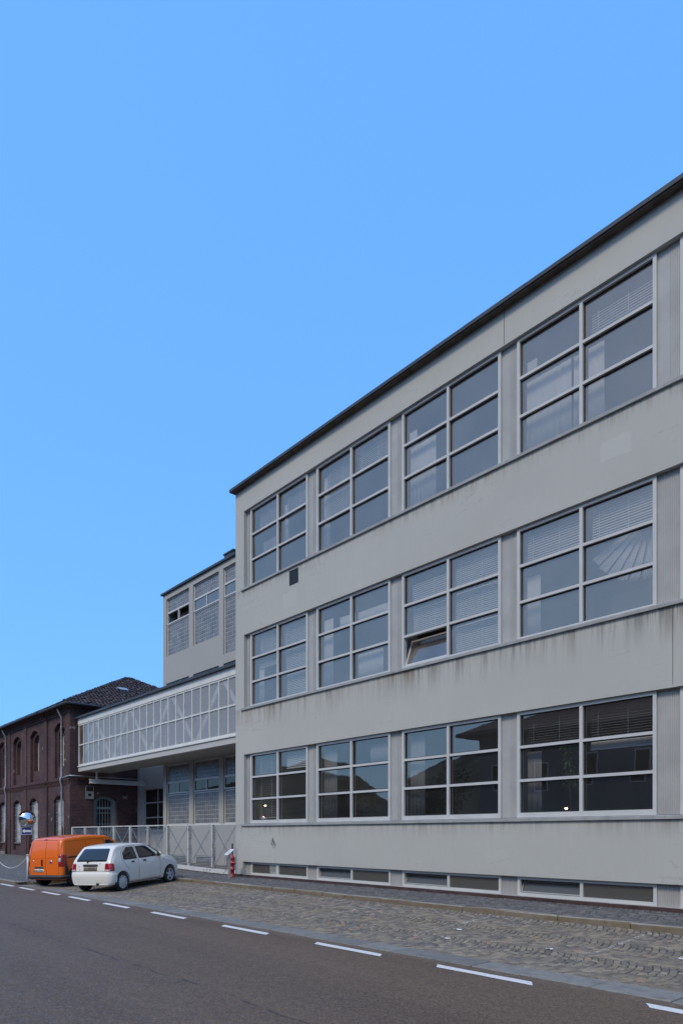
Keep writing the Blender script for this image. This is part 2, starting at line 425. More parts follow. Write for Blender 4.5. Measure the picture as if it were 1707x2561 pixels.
# ------------------------------------------------------------------ mesh helpers
class MB:
    def __init__(s): s.v, s.f, s.r, s.mi = [], [], [], []
    def add(s, vs, fs, r=None, mi=0):
        o = len(s.v); s.v += [tuple(p) for p in vs]; s.f += [tuple(i + o for i in f) for f in fs]
        s.r += [r if r is not None else .5] * len(vs); s.mi += [mi] * len(fs)
        return s
    def box(s, x0, x1, y0, y1, z0, z1, r=None, mi=0):
        return s.add([(x0, y0, z0), (x1, y0, z0), (x1, y1, z0), (x0, y1, z0), (x0, y0, z1), (x1, y0, z1), (x1, y1, z1), (x0, y1, z1)],
                     [(0, 3, 2, 1), (4, 5, 6, 7), (0, 1, 5, 4), (1, 2, 6, 5), (2, 3, 7, 6), (3, 0, 4, 7)], r, mi)
    def cbox(s, x0, x1, y0, y1, z0, z1, c=.01, r=None, jit=0, mi=0):
        j = lambda: random.uniform(-jit, jit)
        vs = [(x0, y0, z0), (x1, y0, z0), (x1, y1, z0), (x0, y1, z0)]
        vs += [(x0 + j() * .3, y0 + j(), z1 - c), (x1 + j() * .3, y0 + j(), z1 - c), (x1, y1, z1 - c), (x0, y1, z1 - c)]
        vs += [(x0 + c, y0 + c + j(), z1 + j()), (x1 - c, y0 + c + j(), z1 + j()), (x1 - c, y1 - c, z1 + j()), (x0 + c, y1 - c, z1 + j())]
        fs = [(0, 3, 2, 1)]
        for a in (0, 4):
            for i in range(4): k = (i + 1) % 4; fs.append((a + i, a + k, a + 4 + k, a + 4 + i))
        fs.append((8, 9, 10, 11))
        return s.add(vs, fs, r, mi)
    def bar(s, p, q, w, h, up=(0, 0, 1), mi=0):
        p, q = Vector(p), Vector(q); d = (q - p).normalized()
        sx = d.cross(Vector(up)); sx = sx.normalized() if sx.length > 1e-5 else Vector((1, 0, 0))
        u = sx.cross(d)
        vs = []
        for c in (p, q):
            for a, b in ((-1, -1), (1, -1), (1, 1), (-1, 1)): vs.append(c + sx * (a * w / 2) + u * (b * h / 2))
        return s.add(vs, [(3, 2, 1, 0), (4, 5, 6, 7), (0, 1, 5, 4), (1, 2, 6, 5), (2, 3, 7, 6), (3, 0, 4, 7)], None, mi)
    def tube(s, path, r, n=8, mi=0, rs=None):
        path = [Vector(p) for p in path]; vs, fs = [], []
        ref = Vector((0, 0, 1))
        for i, p in enumerate(path):
            d = (path[min(i + 1, len(path) - 1)] - path[max(i - 1, 0)]).normalized()
            a = d.cross(ref if abs(d.z) < .95 else Vector((1, 0, 0))).normalized(); b = a.cross(d)
            rr = rs[i] if rs else r
            for k in range(n):
                t = 2 * math.pi * k / n; vs.append(p + a * (rr * math.cos(t)) + b * (rr * math.sin(t)))
        for i in range(len(path) - 1):
            for k in range(n):
                l = (k + 1) % n; fs.append((i * n + k, i * n + l, (i + 1) * n + l, (i + 1) * n + k))
        fs.append(tuple(range(n))[::-1]); fs.append(tuple(range((len(path) - 1) * n, len(path) * n)))
        return s.add(vs, fs, None, mi)
    def lathe(s, prof, origin=(0, 0, 0), axis='Z', n=20, mi=0, caps=True):
        # prof: list of (radius, height along axis)
        vs, fs = [], []
        ox, oy, oz = origin
        for r, h in prof:
            for k in range(n):
                t = 2 * math.pi * k / n; a, b = r * math.cos(t), r * math.sin(t)
                if axis == 'Z': vs.append((ox + a, oy + b, oz + h))
                elif axis == 'Y': vs.append((ox + b, oy + h, oz + a))
                else: vs.append((ox + h, oy + a, oz + b))
        for i in range(len(prof) - 1):
            for k in range(n):
                l = (k + 1) % n; fs.append((i * n + k, i * n + l, (i + 1) * n + l, (i + 1) * n + k))
        if prof[0] == prof[-1]: caps = False
        if caps and prof[0][0] > 1e-6: fs.append(tuple(range(n))[::-1])
        if caps and prof[-1][0] > 1e-6: fs.append(tuple(range((len(prof) - 1) * n, len(prof) * n)))
        return s.add(vs, fs, None, mi)
    def prism(s, poly, y0, y1, plane='XZ', mi=0):
        # extrude a convex-ish polygon
        n = len(poly); vs = []
        for h in (y0, y1):
            for a, b in poly:
                vs.append((a, h, b) if plane == 'XZ' else ((h, a, b) if plane == 'YZ' else (a, b, h)))
        fs = [tuple(range(n))[::-1], tuple(range(n, 2 * n))]
        for i in range(n): k = (i + 1) % n; fs.append((i, k, n + k, n + i))
        return s.add(vs, fs, None, mi)
    def mesh(s, name, mats, smooth=False):
        me = bpy.data.meshes.new(name)
        me.from_pydata(s.v, [], s.f)
        for m in (mats if isinstance(mats, (list, tuple)) else [mats]): me.materials.append(M[m] if isinstance(m, str) else m)
        a = me.attributes.new('rnd', 'FLOAT', 'POINT'); a.data.foreach_set('value', s.r)
        if len(me.materials) > 1: me.polygons.foreach_set('material_index', s.mi)
        if smooth: me.polygons.foreach_set('use_smooth', [True] * len(me.polygons))
        bm = bmesh.new(); bm.from_mesh(me); bmesh.ops.recalc_face_normals(bm, faces=bm.faces); bm.to_mesh(me); bm.free()
        me.update()
        return me
    def build(s, name, mats, parent=None, smooth=False, local=False, kind=None):
        return link(name, s.mesh(name, mats, smooth), parent, local, kind)

def link(name, me, parent=None, local=False, kind=None):
    o = bpy.data.objects.new(name, me); COL.objects.link(o)
    if parent is not None:
        o.parent = parent
        if not local and parent.type == 'EMPTY':
            o.matrix_parent_inverse = PM[parent.name].inverted()
    if kind: o['kind'] = kind
    return o
PM = {}
def thing(name, label, cat, loc=(0, 0, 0), rz=0, group=None):
    o = bpy.data.objects.new(name, None); COL.objects.link(o); o.empty_display_size = .2
    o.location = loc; o.rotation_euler = (0, 0, rz)
    PM[o.name] = Matrix.Translation(loc) @ Matrix.Rotation(rz, 4, 'Z')
    o['label'] = label; o['category'] = cat
    if group: o['group'] = group
    return o
def tag(o, label, cat, group=None):
    o['label'] = label; o['category'] = cat
    if group: o['group'] = group
    return o
def struct(o): o['kind'] = 'structure'; return o

def wall_holes(mb, outer, holes, h0, h1, plane='XZ', mi=0, back=True):
    """Slab with openings. outer/holes are 2D loops; h0 front, h1 back along the third axis."""
    loops = [outer] + holes
    pts = [p for l in loops for p in l]
    tris = tessellate_polygon([[Vector((a, b, 0)) for a, b in l] for l in loops])
    def P(a, b, h): return (a, h, b) if plane == 'XZ' else (h, a, b)
    n = len(pts)
    vs = [P(a, b, h0) for a, b in pts] + [P(a, b, h1) for a, b in pts]
    fs = [tuple(t) for t in tris]
    if back: fs += [tuple(i + n for i in t[::-1]) for t in tris]
    o = 0
    for l in loops:
        k = len(l)
        for i in range(k): j = (i + 1) % k; fs.append((o + i, o + j, n + o + j, n + o + i))
        o += k
    mb.add(vs, fs, None, mi)

def rect(x0, x1, z0, z1): return [(x0, z0), (x1, z0), (x1, z1), (x0, z1)]
def arch(xc, w, z0, zs, rise, n=8):
    """opening with a segmental arch: springing at zs, crown at zs+rise"""
    pts = [(xc - w / 2, z0), (xc + w / 2, z0)]
    rad = ((w / 2) ** 2 + rise ** 2) / (2 * rise); cz = zs + rise - rad
    a0 = math.asin(min(1, (w / 2) / rad))
    for i in range(n + 1):
        a = a0 - 2 * a0 * i / n
        pts.append((xc + rad * math.sin(a), cz + rad * math.cos(a)))
    return pts

def smooth01(t): t = max(0, min(1, t)); return t * t * (3 - 2 * t)

# ------------------------------------------------------------------ ground levels
def z_bay(x, y): return .20 * max(0, min(1, (y - 7.9) / 3.45))
def z_walk(x, y):
    z = .10 + .20 * max(0, min(1, (y - 7.4) / 3.95)) + .02 * max(0, min(1, (y - 11.4) / 2))
    z += .11 * smooth01((-21.5 - x) / 6) * smooth01((y - 9) / 4)
    return z

def sheet(name, mat, x0, x1, y0, y1, nx, ny, zf, parent=None, kind='structure', skip=None):
    mb = MB(); vs, fs = [], []
    for i in range(nx + 1):
        for j in range(ny + 1):
            x, y = x0 + (x1 - x0) * i / nx, y0 + (y1 - y0) * j / ny
            vs.append((x, y, zf(x, y)))
    for i in range(nx):
        for j in range(ny):
            if skip and skip(x0 + (x1 - x0) * (i + .5) / nx, y0 + (y1 - y0) * (j + .5) / ny): continue
            a = i * (ny + 1) + j; fs.append((a, a + ny + 1, a + ny + 2, a + 1))
    mb.add(vs, fs)
    return mb.build(name, mat, parent, kind=kind)

M['ground'] = paint('bare_ground', (.09, .085, .07), .95, .25, .3, bump=.3)
M['joint'] = mk_joint()
sheet('ground', 'ground', -900, 900, -900, 900, 2, 2, lambda x, y: -.08)
road = sheet('road', 'asphalt', -160, 60, -1.2, 7.5, 4, 2, lambda x, y: 0)

# dashed edge line
DASH = [-3.30, -6.19, -8.80, -11.69, -14.75, -17.50, -20.0, -22.3, -24.6, -26.85, -29.1, -31.4]
for i, x in enumerate(DASH):
    x += .12
    mb = MB(); L = 1.52 + random.uniform(-.04, .04)
    n = 6; vs, fs = [], []
    for k in range(n + 1):
        t = k / n
        vs += [(x + L * t + .10 * 0, 7.08 + random.uniform(-.006, .006), .004), (x - .12 + L * t, 7.24 + random.uniform(-.006, .006), .004)]
    for k in range(n): fs.append((2 * k, 2 * k + 2, 2 * k + 3, 2 * k + 1))
    mb.add(vs, fs); mb.build('dash_marking', 'road_paint', road)

# granite strip between asphalt and cobbles
x = 2.0
strip = sheet('granite_strip', 'joint', -26.2, 2.2, 7.44, 7.98, 2, 1, lambda x, y: -.012)
while x > -26.2:
    L = random.uniform(.72, 1.0)
    mb = MB().cbox(x - L + .008, x - .008, 7.47 + random.uniform(-.01, .012), 7.955 + random.uniform(-.02, .02), -.03, .012 + random.uniform(-.004, .005), .008, random.random(), .003)
    mb.build('slab', 'granite', strip); x -= L

# white bay lines are paint on the stones
BAY_LINES += [(-11.1, 9.0, 11.2, 1), (-14.6, 9.3, 11.2, 2), (-17.9, 9.9, 11.2, 3), (-8.1, 8.9, 11.2, 4), (-20.3, 10.6, 11.2, 5), (-5.0, 9.2, 11.2, 6)]
M['cobble'] = mk_cobble()
M['cobble_grey'] = mk_cobble('grey_porphyry_cobble', True)

def cobbles(x0, x1, y0, y1, ncol, zf, cell=.112, pitch=.106, jit=.010, lift=.0):
    """segmental-arc setts: arcs stacked along x, columns side by side in y"""
    out = []
    cw = (y1 - y0) / ncol; hw = cw / 2; rad = cw * .86; n = max(4, round(cw * 1.13 / cell))
    a0 = math.asin(hw / rad)
    for c in range(ncol):
        yc = y0 + cw * (c + .5); off = random.uniform(0, pitch)
        na = int((x1 - x0) / pitch)
        for k in range(na):
            xk = x0 + off + k * pitch
            sh = random.uniform(-.3, .3)
            bounds = [-a0] + [(-a0 + 2 * a0 * (i + sh + random.uniform(-.13, .13)) / n) for i in range(1, n)] + [a0]
            for i in range(n):
                u0, u1 = bounds[i], bounds[i + 1]
                g = .0065
                def P(u, r, dx=0):
                    return [xk + dx + rad * (math.cos(u) - math.cos(a0)) , yc + rad * math.sin(u)]
                q = [P(u0, 0, g), P(u0, 0, pitch - g), P(u1, 0, pitch - g), P(u1, 0, g)]
                du = g / rad
                q[0][1] += g; q[1][1] += g; q[2][1] -= g; q[3][1] -= g
                for p in q: p[0] += random.uniform(-jit, jit); p[1] += random.uniform(-jit, jit)
                out.append(q)
    return out

def add_cobble(mb, q, zf, r):
    cx = sum(p[0] for p in q) / 4; cy = sum(p[1] for p in q) / 4
    dz = random.uniform(-.004, .004); tx, ty = random.uniform(-.03, .03), random.uniform(-.03, .03)
    vs = []
    for k, (sc_, dzz) in enumerate(((1.0, -.03), (1.0, -.005), (.84, .004))):
        for p in q:
            x, y = cx + (p[0] - cx) * sc_, cy + (p[1] - cy) * sc_
            vs.append((x, y, zf(x, y) + dzz + dz + (x - cx) * tx + (y - cy) * ty))
    fs = []
    for a in (0, 4):
        for i in range(4): k = (i + 1) % 4; fs.append((a + i, a + k, a + 4 + k, a + 4 + i))
    fs.append((8, 9, 10, 11))
    mb.add(vs, fs, r)

def rnd_tone(): return min(1, max(0, random.betavariate(1.15, 1.35)))
def in_view(x, y):
    fx, fy = -.749, .6625
    d = x * fx + y * fy; s = x * .6625 + y * .749
    return d > 1 and abs(s) < .5 * d

def lay(parent_name, x0, x1, y0, y1, ncol, zf, extra=None, mat='cobble'):
    base = sheet(parent_name, 'joint', x0 - .15, x1 + .15, y0, y1, 40, 8, lambda x, y: zf(x, y) - .014)
    qs = cobbles(x0, x1, y0, y1, ncol, zf)
    if extra: qs = [q for q in qs if extra(q[0][0], q[0][1])]
    def key(q):
        x, y = q[0]; return (0 if in_view(x, y) else 1, x * x + y * y)
    qs.sort(key=key)
    for q in qs[:300]:
        mb = MB(); add_cobble(mb, q, zf, rnd_tone()); mb.build('cobble', mat, base)
    mb = MB()
    for q in qs[300:]: add_cobble(mb, q, zf, rnd_tone())
    mb.build('cobbles', mat, base, kind='stuff')
    return base
lay('cobbled_parking_bay', -25.3, 1.5, 7.98, 11.30, 3, z_bay)
lay('cobbled_pavement', -26.6, 1.5, 11.46, 13.24, 2, z_walk, mat='cobble_grey')

# far pavement in front of the brick building, forecourt behind the gate
sheet('far_pavement', 'paving_far', -80, -25.55, 7.40, 14.3, 60, 14, z_walk, skip=lambda x, y: x > -26.6 and y > 11.5)
sheet('forecourt', 'paving_far', -39.2, -20.6, 13.24, 18.4, 30, 8, z_walk)

# kerb stones
kerb = sheet('kerb', 'joint', -25.6, 1.6, 11.31, 11.45, 30, 1, lambda x, y: z_bay(x, y) - .02)
x = 1.6
while x > -25.3:
    L = random.uniform(.75, 1.45)
    xm = x - L / 2
    zt = z_walk(xm, 11.4) + .004
    r = random.random()
    mb = MB().cbox(x - L + .008, x - .008, 11.305 + random.uniform(-.012, .012), 11.455, z_bay(xm, 11.3) - .05, zt, .018, r, .008)
    mb.build('kerb_stone', 'kerb', kerb); x -= L
# kerb of the far pavement: along the road, round the corner and back past the van
pts = []
for k in range(9):
    a = R(-90 + 90 * k / 8); pts.append((-26.15 + .65 * math.cos(a), 8.05 + .65 * math.sin(a)))
path = [(-60 + 1.4 * i, 7.40) for i in range(24)] + pts + [(-25.5, 8.05 + .9 * i) for i in range(1, 5)]
kerb2 = sheet('corner_kerb', 'joint', -60, -25.4, 7.42, 7.5, 30, 1, lambda x, y: -.02)
for (xa, ya), (xb, yb) in zip(path[:-1], path[1:]):
    d = Vector((xb - xa, yb - ya, 0)); L = d.length; d.normalize(); n = Vector((d.y, -d.x, 0))
    mb = MB(); r = random.random(); vs = []
    for zz, ins in ((-.06, 0), (.1, 0), (.118, .018)):
        for t, w in ((.004, .01), (L - .004, .01), (L - .004, -.15), (.004, -.15)):
            p = Vector((xa, ya, 0)) + d * (t + (ins if t < L / 2 else -ins)) + n * (w - (ins if w > 0 else -ins))
            vs.append((p.x, p.y, zz + (z_bay(0, ya) if xa > -25.6 else 0)))
    fs = []
    for a in (0, 4):
        for i in range(4): k = (i + 1) % 4; fs.append((a + i, a + k, a + 4 + k, a + 4 + i))
    fs.append((8, 9, 10, 11)); mb.add(vs, fs, r)
    mb.build('kerb_stone', 'kerb', kerb2)
# pavement and ground on the camera's side of the road
sheet('near_pavement', 'paving_far', -160, 60, -5.0, -1.3, 8, 1, lambda x, y: .12)

# ================================================================== main building
XL, XR, YF = -20.73, 3.2, 13.30
YW = 13.42                                   # window plane
ob = thing('factory_building', 'long grey plastered three storey factory building with strip windows', 'building', (XL, YF, .3))
ROWS = [(10.45, 13.14), (6.25, 8.80), (2.20, 4.60)]      # window openings, top storey first
BX = [-19.90 + 3.615 * i for i in range(6)]; BW = 3.17
mb = MB()
wall_holes(mb, rect(XL, XR, .30, 13.95),
           [rect(-20.20, XR - .3, z0 - .05, z1) for z0, z1 in ROWS] + [rect(-20.27, XR - .3, .40, .845)], YF, 13.62)
mb.build('front_wall', 'plaster', ob)
MB().box(XL, XL + .32, 13.62, 24, .3, 13.95).build('side_wall', 'plaster', ob)
MB().box(XR - .3, XR, 13.62, 24, .3, 13.95).build('side_wall', 'plaster', ob)
MB().box(XL, XR, 24, 24.3, .3, 13.95).build('rear_wall', 'plaster', ob)
MB().box(XL + .02, XR, YF + .02, 24.2, 13.952, 13.99).build('roof_slab', 'coping', ob)
# coping in lengths, eaves board under it with the overhang's shade in its colour
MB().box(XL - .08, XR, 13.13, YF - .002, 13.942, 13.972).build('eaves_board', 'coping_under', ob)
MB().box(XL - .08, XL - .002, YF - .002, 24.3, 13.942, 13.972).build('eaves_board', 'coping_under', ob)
x = XR; 
while x > XL - .12:
    x2 = max(x - random.uniform(2.6, 3.3), XL - .12)
    if x2 - (XL - .12) < 1: x2 = XL - .12
    MB().box(x2 + .004, x - .004, 13.10, 13.66, 13.974 + random.uniform(-.001, .004), 14.062 + random.uniform(-.005, .005)).build('coping_length', 'coping', ob)
    x = x2
MB().box(XL - .12, XL + .3, 13.664, 24.3, 13.975, 14.06).build('coping_length', 'coping', ob)
MB().box(-9.36, -9.348, YF - .003, YF + .02, 13.16, 13.92).build('expansion_joint', 'gasket', ob)
MB().box(-5.55, -5.542, YF - .003, YF + .02, 4.65, 6.12).build('expansion_joint', 'gasket', ob)
# sills
for zs in SILLS:
    for i in range(-1, 6):
        xa = -20.33 if i < 0 else BX[i] - .23 + 0
        xb = BX[0] - .233 if i < 0 else BX[i] + 3.38
        if i < 0: continue
        xa = -20.33 if i == 0 else xa
        MB().cbox(xa, min(xb, XR - .3), YF - .055, 13.395, zs - .045, zs + .03, .012, None, .003).build('sill', 'frame_grey', ob)
# storey slabs, back wall, columns and partitions inside
for z0, z1 in ((.93, 1.2), (4.78, 5.25), (8.98, 9.45), (13.3, 13.6)):
    MB().box(XL + .33, XR - .31, 13.63, 23.9, z0, z1).build('floor_slab', 'interior', ob)
MB().box(XL + .33, XR - .31, 19.6, 19.8, 1.2, 13.3).build('inner_wall', 'interior', ob)
MB().box(XL + .33, XR - .31, 15.0, 15.2, -1.2, .92).build('cellar_wall', 'interior', ob)
for i in range(1, 6):
    for z0, z1 in ((1.2, 4.78), (5.25, 8.98), (9.45, 13.3)):
        MB().box(BX[i] - .36, BX[i] - .06, 13.66, 14.05, z0, z1).build('column', 'interior', ob)

def member_frame(mb, x0, x1, z0, z1, fw, y0, y1):
    mb.box(x0, x0 + fw, y0, y1, z0, z1); mb.box(x1 - fw, x1, y0, y1, z0, z1)
    mb.box(x0 + fw, x1 - fw, y0, y1, z0, z0 + fw); mb.box(x0 + fw, x1 - fw, y0, y1, z1 - fw, z1)

def blind(parent, x0, x1, z0, z1, y=13.60, pitch=.055, tilt=.95, mat='blind'):
    """stack of tilted slats with ladder cords and a bottom rail"""
    mb = MB(); z = z0 + .03
    w = .05
    while z < z1:
        dy, dz = w / 2 * math.cos(tilt), w / 2 * math.sin(tilt)
        s = random.uniform(-.004, .004)
        mb.add([(x0, y - dy, z - dz), (x1, y - dy, z - dz + s), (x1, y + dy, z + dz + s), (x0, y + dy, z + dz),
                (x0, y - dy, z - dz + .003), (x1, y - dy, z - dz + s + .003), (x1, y + dy, z + dz + s + .003), (x0, y + dy, z + dz + .003)],
               [(0, 3, 2, 1), (4, 5, 6, 7), (0, 1, 5, 4), (1, 2, 6, 5), (2, 3, 7, 6), (3, 0, 4, 7)])
        z += pitch
    mb.box(x0, x1, y - .02, y + .02, z0, z0 + .02)
    L = x1 - x0
    for t in (.12, .58) if L > .8 else (.5,):
        mb.box(x0 + L * t - .006, x0 + L * t + .006, y - .032, y - .028, z0, z1)
    return mb.build('blind', mat, parent)

def curtain(parent, x0, x1, z0, z1, y=13.62, folds=.16, mat='curtain'):
    mb = MB(); n = max(6, int((x1 - x0) / folds * 6)); vs, fs = [], []
    for i in range(n + 1):
        x = x0 + (x1 - x0) * i / n
        d = .011 * math.sin(2 * math.pi * (x - x0) / folds + 1.6 * math.sin(x * 5.1)) + .006 * math.sin(x * 47)
        vs += [(x, y + d, z0), (x, y + d * .7, z1), (x, y + d + .004, z0), (x, y + d * .7 + .004, z1)]
    for i in range(n):
        a, b = 4 * i, 4 * i + 4
        fs += [(a, b, b + 1, a + 1), (a + 2, a + 3, b + 3, b + 2), (a, a + 2, b + 2, b), (a + 1, b + 1, b + 3, a + 3)]
    mb.add(vs, fs)
    return mb.build('curtain', mat, parent, smooth=True)

FW = .072
def make_window(r, c, open_cell=None):
    z0, z1 = ROWS[r]; x0 = BX[c]; x1 = x0 + BW
    mb = MB(); y0, y1 = 13.37, 13.475
    member_frame(mb, x0, x1, z0 - .02, z1 - .005, FW, y0, y1)
    if r == 2: mb.box(x0 + FW, x1 - FW, y0 + .002, y1, z0 - .02 + FW, z0 + FW + .02)
    xm = (x0 + x1) / 2
    mb.box(xm - FW / 2, xm + FW / 2, y0 - .004, y1, z0 - .02 + FW, z1 - .005 - FW)
    zb, zt = z0 - .02 + FW + (.04 if r == 2 else 0), z1 - .005 - FW
    h = (zt - zb - 2 * .062) / 3
    cells = {}
    for k in range(3):
        za = zb + k * (h + .062)
        for s, (xa, xb) in enumerate(((x0 + FW, xm - FW / 2), (xm + FW / 2, x1 - FW))):
            cells['LR'[s] + 'BMT'[k]] = (xa, xb, za, za + h)
            if k: mb.box(xa, xb, y0 + .003, y1 - .003, za - .062, za)
    win = mb.build('window', 'frame', ob)
    for key, (xa, xb, za, zc) in cells.items():
        if key == open_cell:
            g = MB().box(xa + .045, xb - .045, -.006, .006, .045, zc - za - .045)
            f = MB(); member_frame(f, xa + .004, xb - .004, .004, zc - za - .004, .042, -.025, .025)
            sash = f.build('open_sash', 'frame', win); sash.location = (0, 13.44, za); sash.rotation_euler = (R(-19), 0, 0)
            gp = g.build('pane', 'glass', win); gp.location = (0, 13.44, za); gp.rotation_euler = (R(-19), 0, 0)
            continue
        gk = MB(); member_frame(gk, xa, xb, za, zc, .02, 13.425, 13.462)
        gk.build('gasket', 'gasket', win)
        j = [random.uniform(-.005, .005) for _ in range(3)]; j.append(j[0] + j[2] - j[1])
        cs_ = ((xa + .012, za + .012), (xb - .012, za + .012), (xb - .012, zc - .012), (xa + .012, zc - .012))
        pane = MB().add([(a, 13.444 + q, b) for (a, b), q in zip(cs_, j)] + [(a, 13.452 + q, b) for (a, b), q in zip(cs_, j)],
                        [(0, 1, 2, 3), (4, 7, 6, 5), (0, 4, 5, 1), (1, 5, 6, 2), (2, 6, 7, 3), (3, 7, 4, 0)]).build('pane', 'glass' if r < 2 else 'glass_ground', win)
        # panes never sit perfectly true: a hair of tilt breaks up the reflections
    return win, cells

W = {}
for r in range(3):
    for c in range(6):
        W[r, c] = make_window(r, c, 'LB' if (r, c) == (1, 2) else None)
def full(cells, k): return cells[k]
def B(r, c, key, fx0=.0, fx1=1., fz0=0., fz1=1., **kw):
    win, cells = W[r, c]; xa, xb, za, zb = cells[key]
    blind(win, xa + (xb - xa) * fx0, xa + (xb - xa) * fx1, za + (zb - za) * fz0, za + (zb - za) * fz1, **kw)
def C(r, c, side, fx0, fx1, k0='B', k1='T', f1=1., **kw):
    win, cells = W[r, c]; xa, xb = cells[side + k0][:2]; za, zb = cells[side + k0][2], cells[side + k1][2] + (cells[side + k1][3] - cells[side + k1][2]) * f1
    curtain(win, xa + (xb - xa) * fx0, xa + (xb - xa) * fx1, za - .03, zb, **kw)
# top storey
B(0, 0, 'LT', .12, 1, .0, .8); B(0, 0, 'RT', .12, 1, 0, .82); B(0, 0, 'LM', .25, 1, 0, .6); C(0, 0, 'R', .03, .16, 'M', 'T', .6)
B(0, 1, 'LT', .12, 1, 0, .85); B(0, 1, 'LM', .1, 1, .05, 1.0); B(0, 1, 'RT', .05, 1, .12, .85); C(0, 1, 'L', .02, .2, 'B', 'T', .7)
C(0, 2, 'L', .02, .62, 'B', 'M', 1.05); C(0, 2, 'L', .0, .18, 'T', 'T', .5); 
C(0, 3, 'L', .02, .78, 'B', 'M', 1.02); C(0, 3, 'L', .82, 1.0, 'B', 'M', 1.0); C(0, 3, 'R', .0, .24, 'B', 'M', 1.0); C(0, 3, 'L', .03, .2, 'T', 'T', .5)
B(0, 3, 'RT', .06, 1, .25, .72)
B(0, 4, 'LT', .1, 1, .3, 1); C(0, 4, 'L', .02, .4, 'B', 'M', 1)
# middle storey
B(1, 0, 'LT', .14, 1, 0, .9); B(1, 0, 'RT', .05, 1, 0, 1); B(1, 0, 'RM', .1, 1, 0, 1); B(1, 0, 'RB', .12, 1, .08, 1); B(1, 0, 'LM', .1, .95, .55, .75); C(1, 0, 'L', .08, .28, 'B', 'M', .6)
C(1, 1, 'L', .02, .3, 'B', 'T', .6); C(1, 1, 'R', .0, .7, 'B', 'B', 1.0); C(1, 1, 'L', .5, 1, 'T', 'T', .5); C(1, 1, 'R', 0, 1, 'T', 'T', .45)
B(1, 2, 'LT', .08, 1, 0, .72); B(1, 2, 'LM', .1, 1, 0, .95, pitch=.05)
for k in 'TMB': B(1, 2, 'R' + k, .03, 1, 0, 1, pitch=.05)
B(1, 3, 'LT', .04, 1, 0, .86); B(1, 3, 'RT', .07, 1, 0, .95); C(1, 3, 'L', .03, .26, 'B', 'M', .75)
B(1, 4, 'LT', .1, 1, 0, .8); B(1, 4, 'RT', .1, 1, 0, .8)
# the collapsed blind fans out round its right-hand cord
win, cells = W[1, 3]
xa, xb, za, zb = cells['RM']; mb = MB()
px, pz = xb - .12, zb + .30
for i in range(46):
    a = R(-158 + 74 * i / 45 + (2 if i % 7 == 0 else 0))
    r0, r1 = .42 + .05 * math.sin(i * .3), 1.36 - .10 * (i / 45) + random.uniform(-.02, .02)
    p, q = (px + r0 * math.cos(a), 13.60, pz + r0 * math.sin(a)), (px + r1 * math.cos(a), 13.60, pz + r1 * math.sin(a))
    if q[0] > xb + .05: continue
    mb.bar(p, q, .022, .003, (0, 1, 0))
mb.tube([(px + .95 * math.cos(R(a)), 13.575, pz + .95 * math.sin(R(a))) for a in range(-158, -82, 6)], .006, 5)
mb.build('fallen_blind', 'blind', win)
# ground storey: dim blinds and grey curtains
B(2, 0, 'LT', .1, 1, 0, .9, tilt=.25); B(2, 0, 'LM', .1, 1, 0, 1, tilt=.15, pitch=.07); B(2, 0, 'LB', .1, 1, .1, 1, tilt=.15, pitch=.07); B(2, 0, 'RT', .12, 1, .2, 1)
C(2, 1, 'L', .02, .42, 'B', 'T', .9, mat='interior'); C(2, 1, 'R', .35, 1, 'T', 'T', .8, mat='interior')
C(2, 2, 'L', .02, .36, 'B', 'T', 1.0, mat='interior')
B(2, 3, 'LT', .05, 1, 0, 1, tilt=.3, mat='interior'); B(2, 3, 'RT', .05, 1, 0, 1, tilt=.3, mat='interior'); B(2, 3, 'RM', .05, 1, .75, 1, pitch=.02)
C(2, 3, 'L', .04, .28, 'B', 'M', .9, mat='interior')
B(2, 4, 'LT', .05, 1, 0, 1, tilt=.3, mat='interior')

# ribbed metal infill between the windows
def ribbed(x0, x1, z0, z1, name='infill_panel', smooth_part=.55):
    mb = MB(); pts = [(x0, 0)]
    x = x0 + (x1 - x0) * smooth_part
    pts.append((x, 0))
    while x < x1 - .03:
        pts += [(x + .004, -.010), (x + .016, -.010), (x + .020, 0), (x + .034, 0)]; x += .034
    pts.append((x1, 0))
    vs, fs = [], []
    for px_, d in pts: vs += [(px_, 13.43 + d, z0), (px_, 13.43 + d, z1)]
    for i in range(len(pts) - 1): fs.append((2 * i, 2 * i + 2, 2 * i + 3, 2 * i + 1))
    mb.add(vs, fs); mb.box(x0, x1, 13.442, 13.60, z0, z1)
    return mb.build(name, 'panel', ob)
for r, (z0, z1) in enumerate(ROWS):
    ribbed(-20.195, BX[0] - .004, z0 - .018, z1 - .004, smooth_part=.2)
    for c in range(5):
        ribbed(BX[c] + BW + .004, BX[c + 1] - .004, z0 - .018, z1 - .004, smooth_part=.05 if (r, c) in ((1, 3), (2, 3), (2, 4)) else .5)
ribbed(-20.265, BX[0] - .004, .402, .842, 'cellar_panel', .1)
for c in range(5): ribbed(BX[c] + BW + .004, BX[c + 1] - .004, .402, .842, 'cellar_panel', .0)

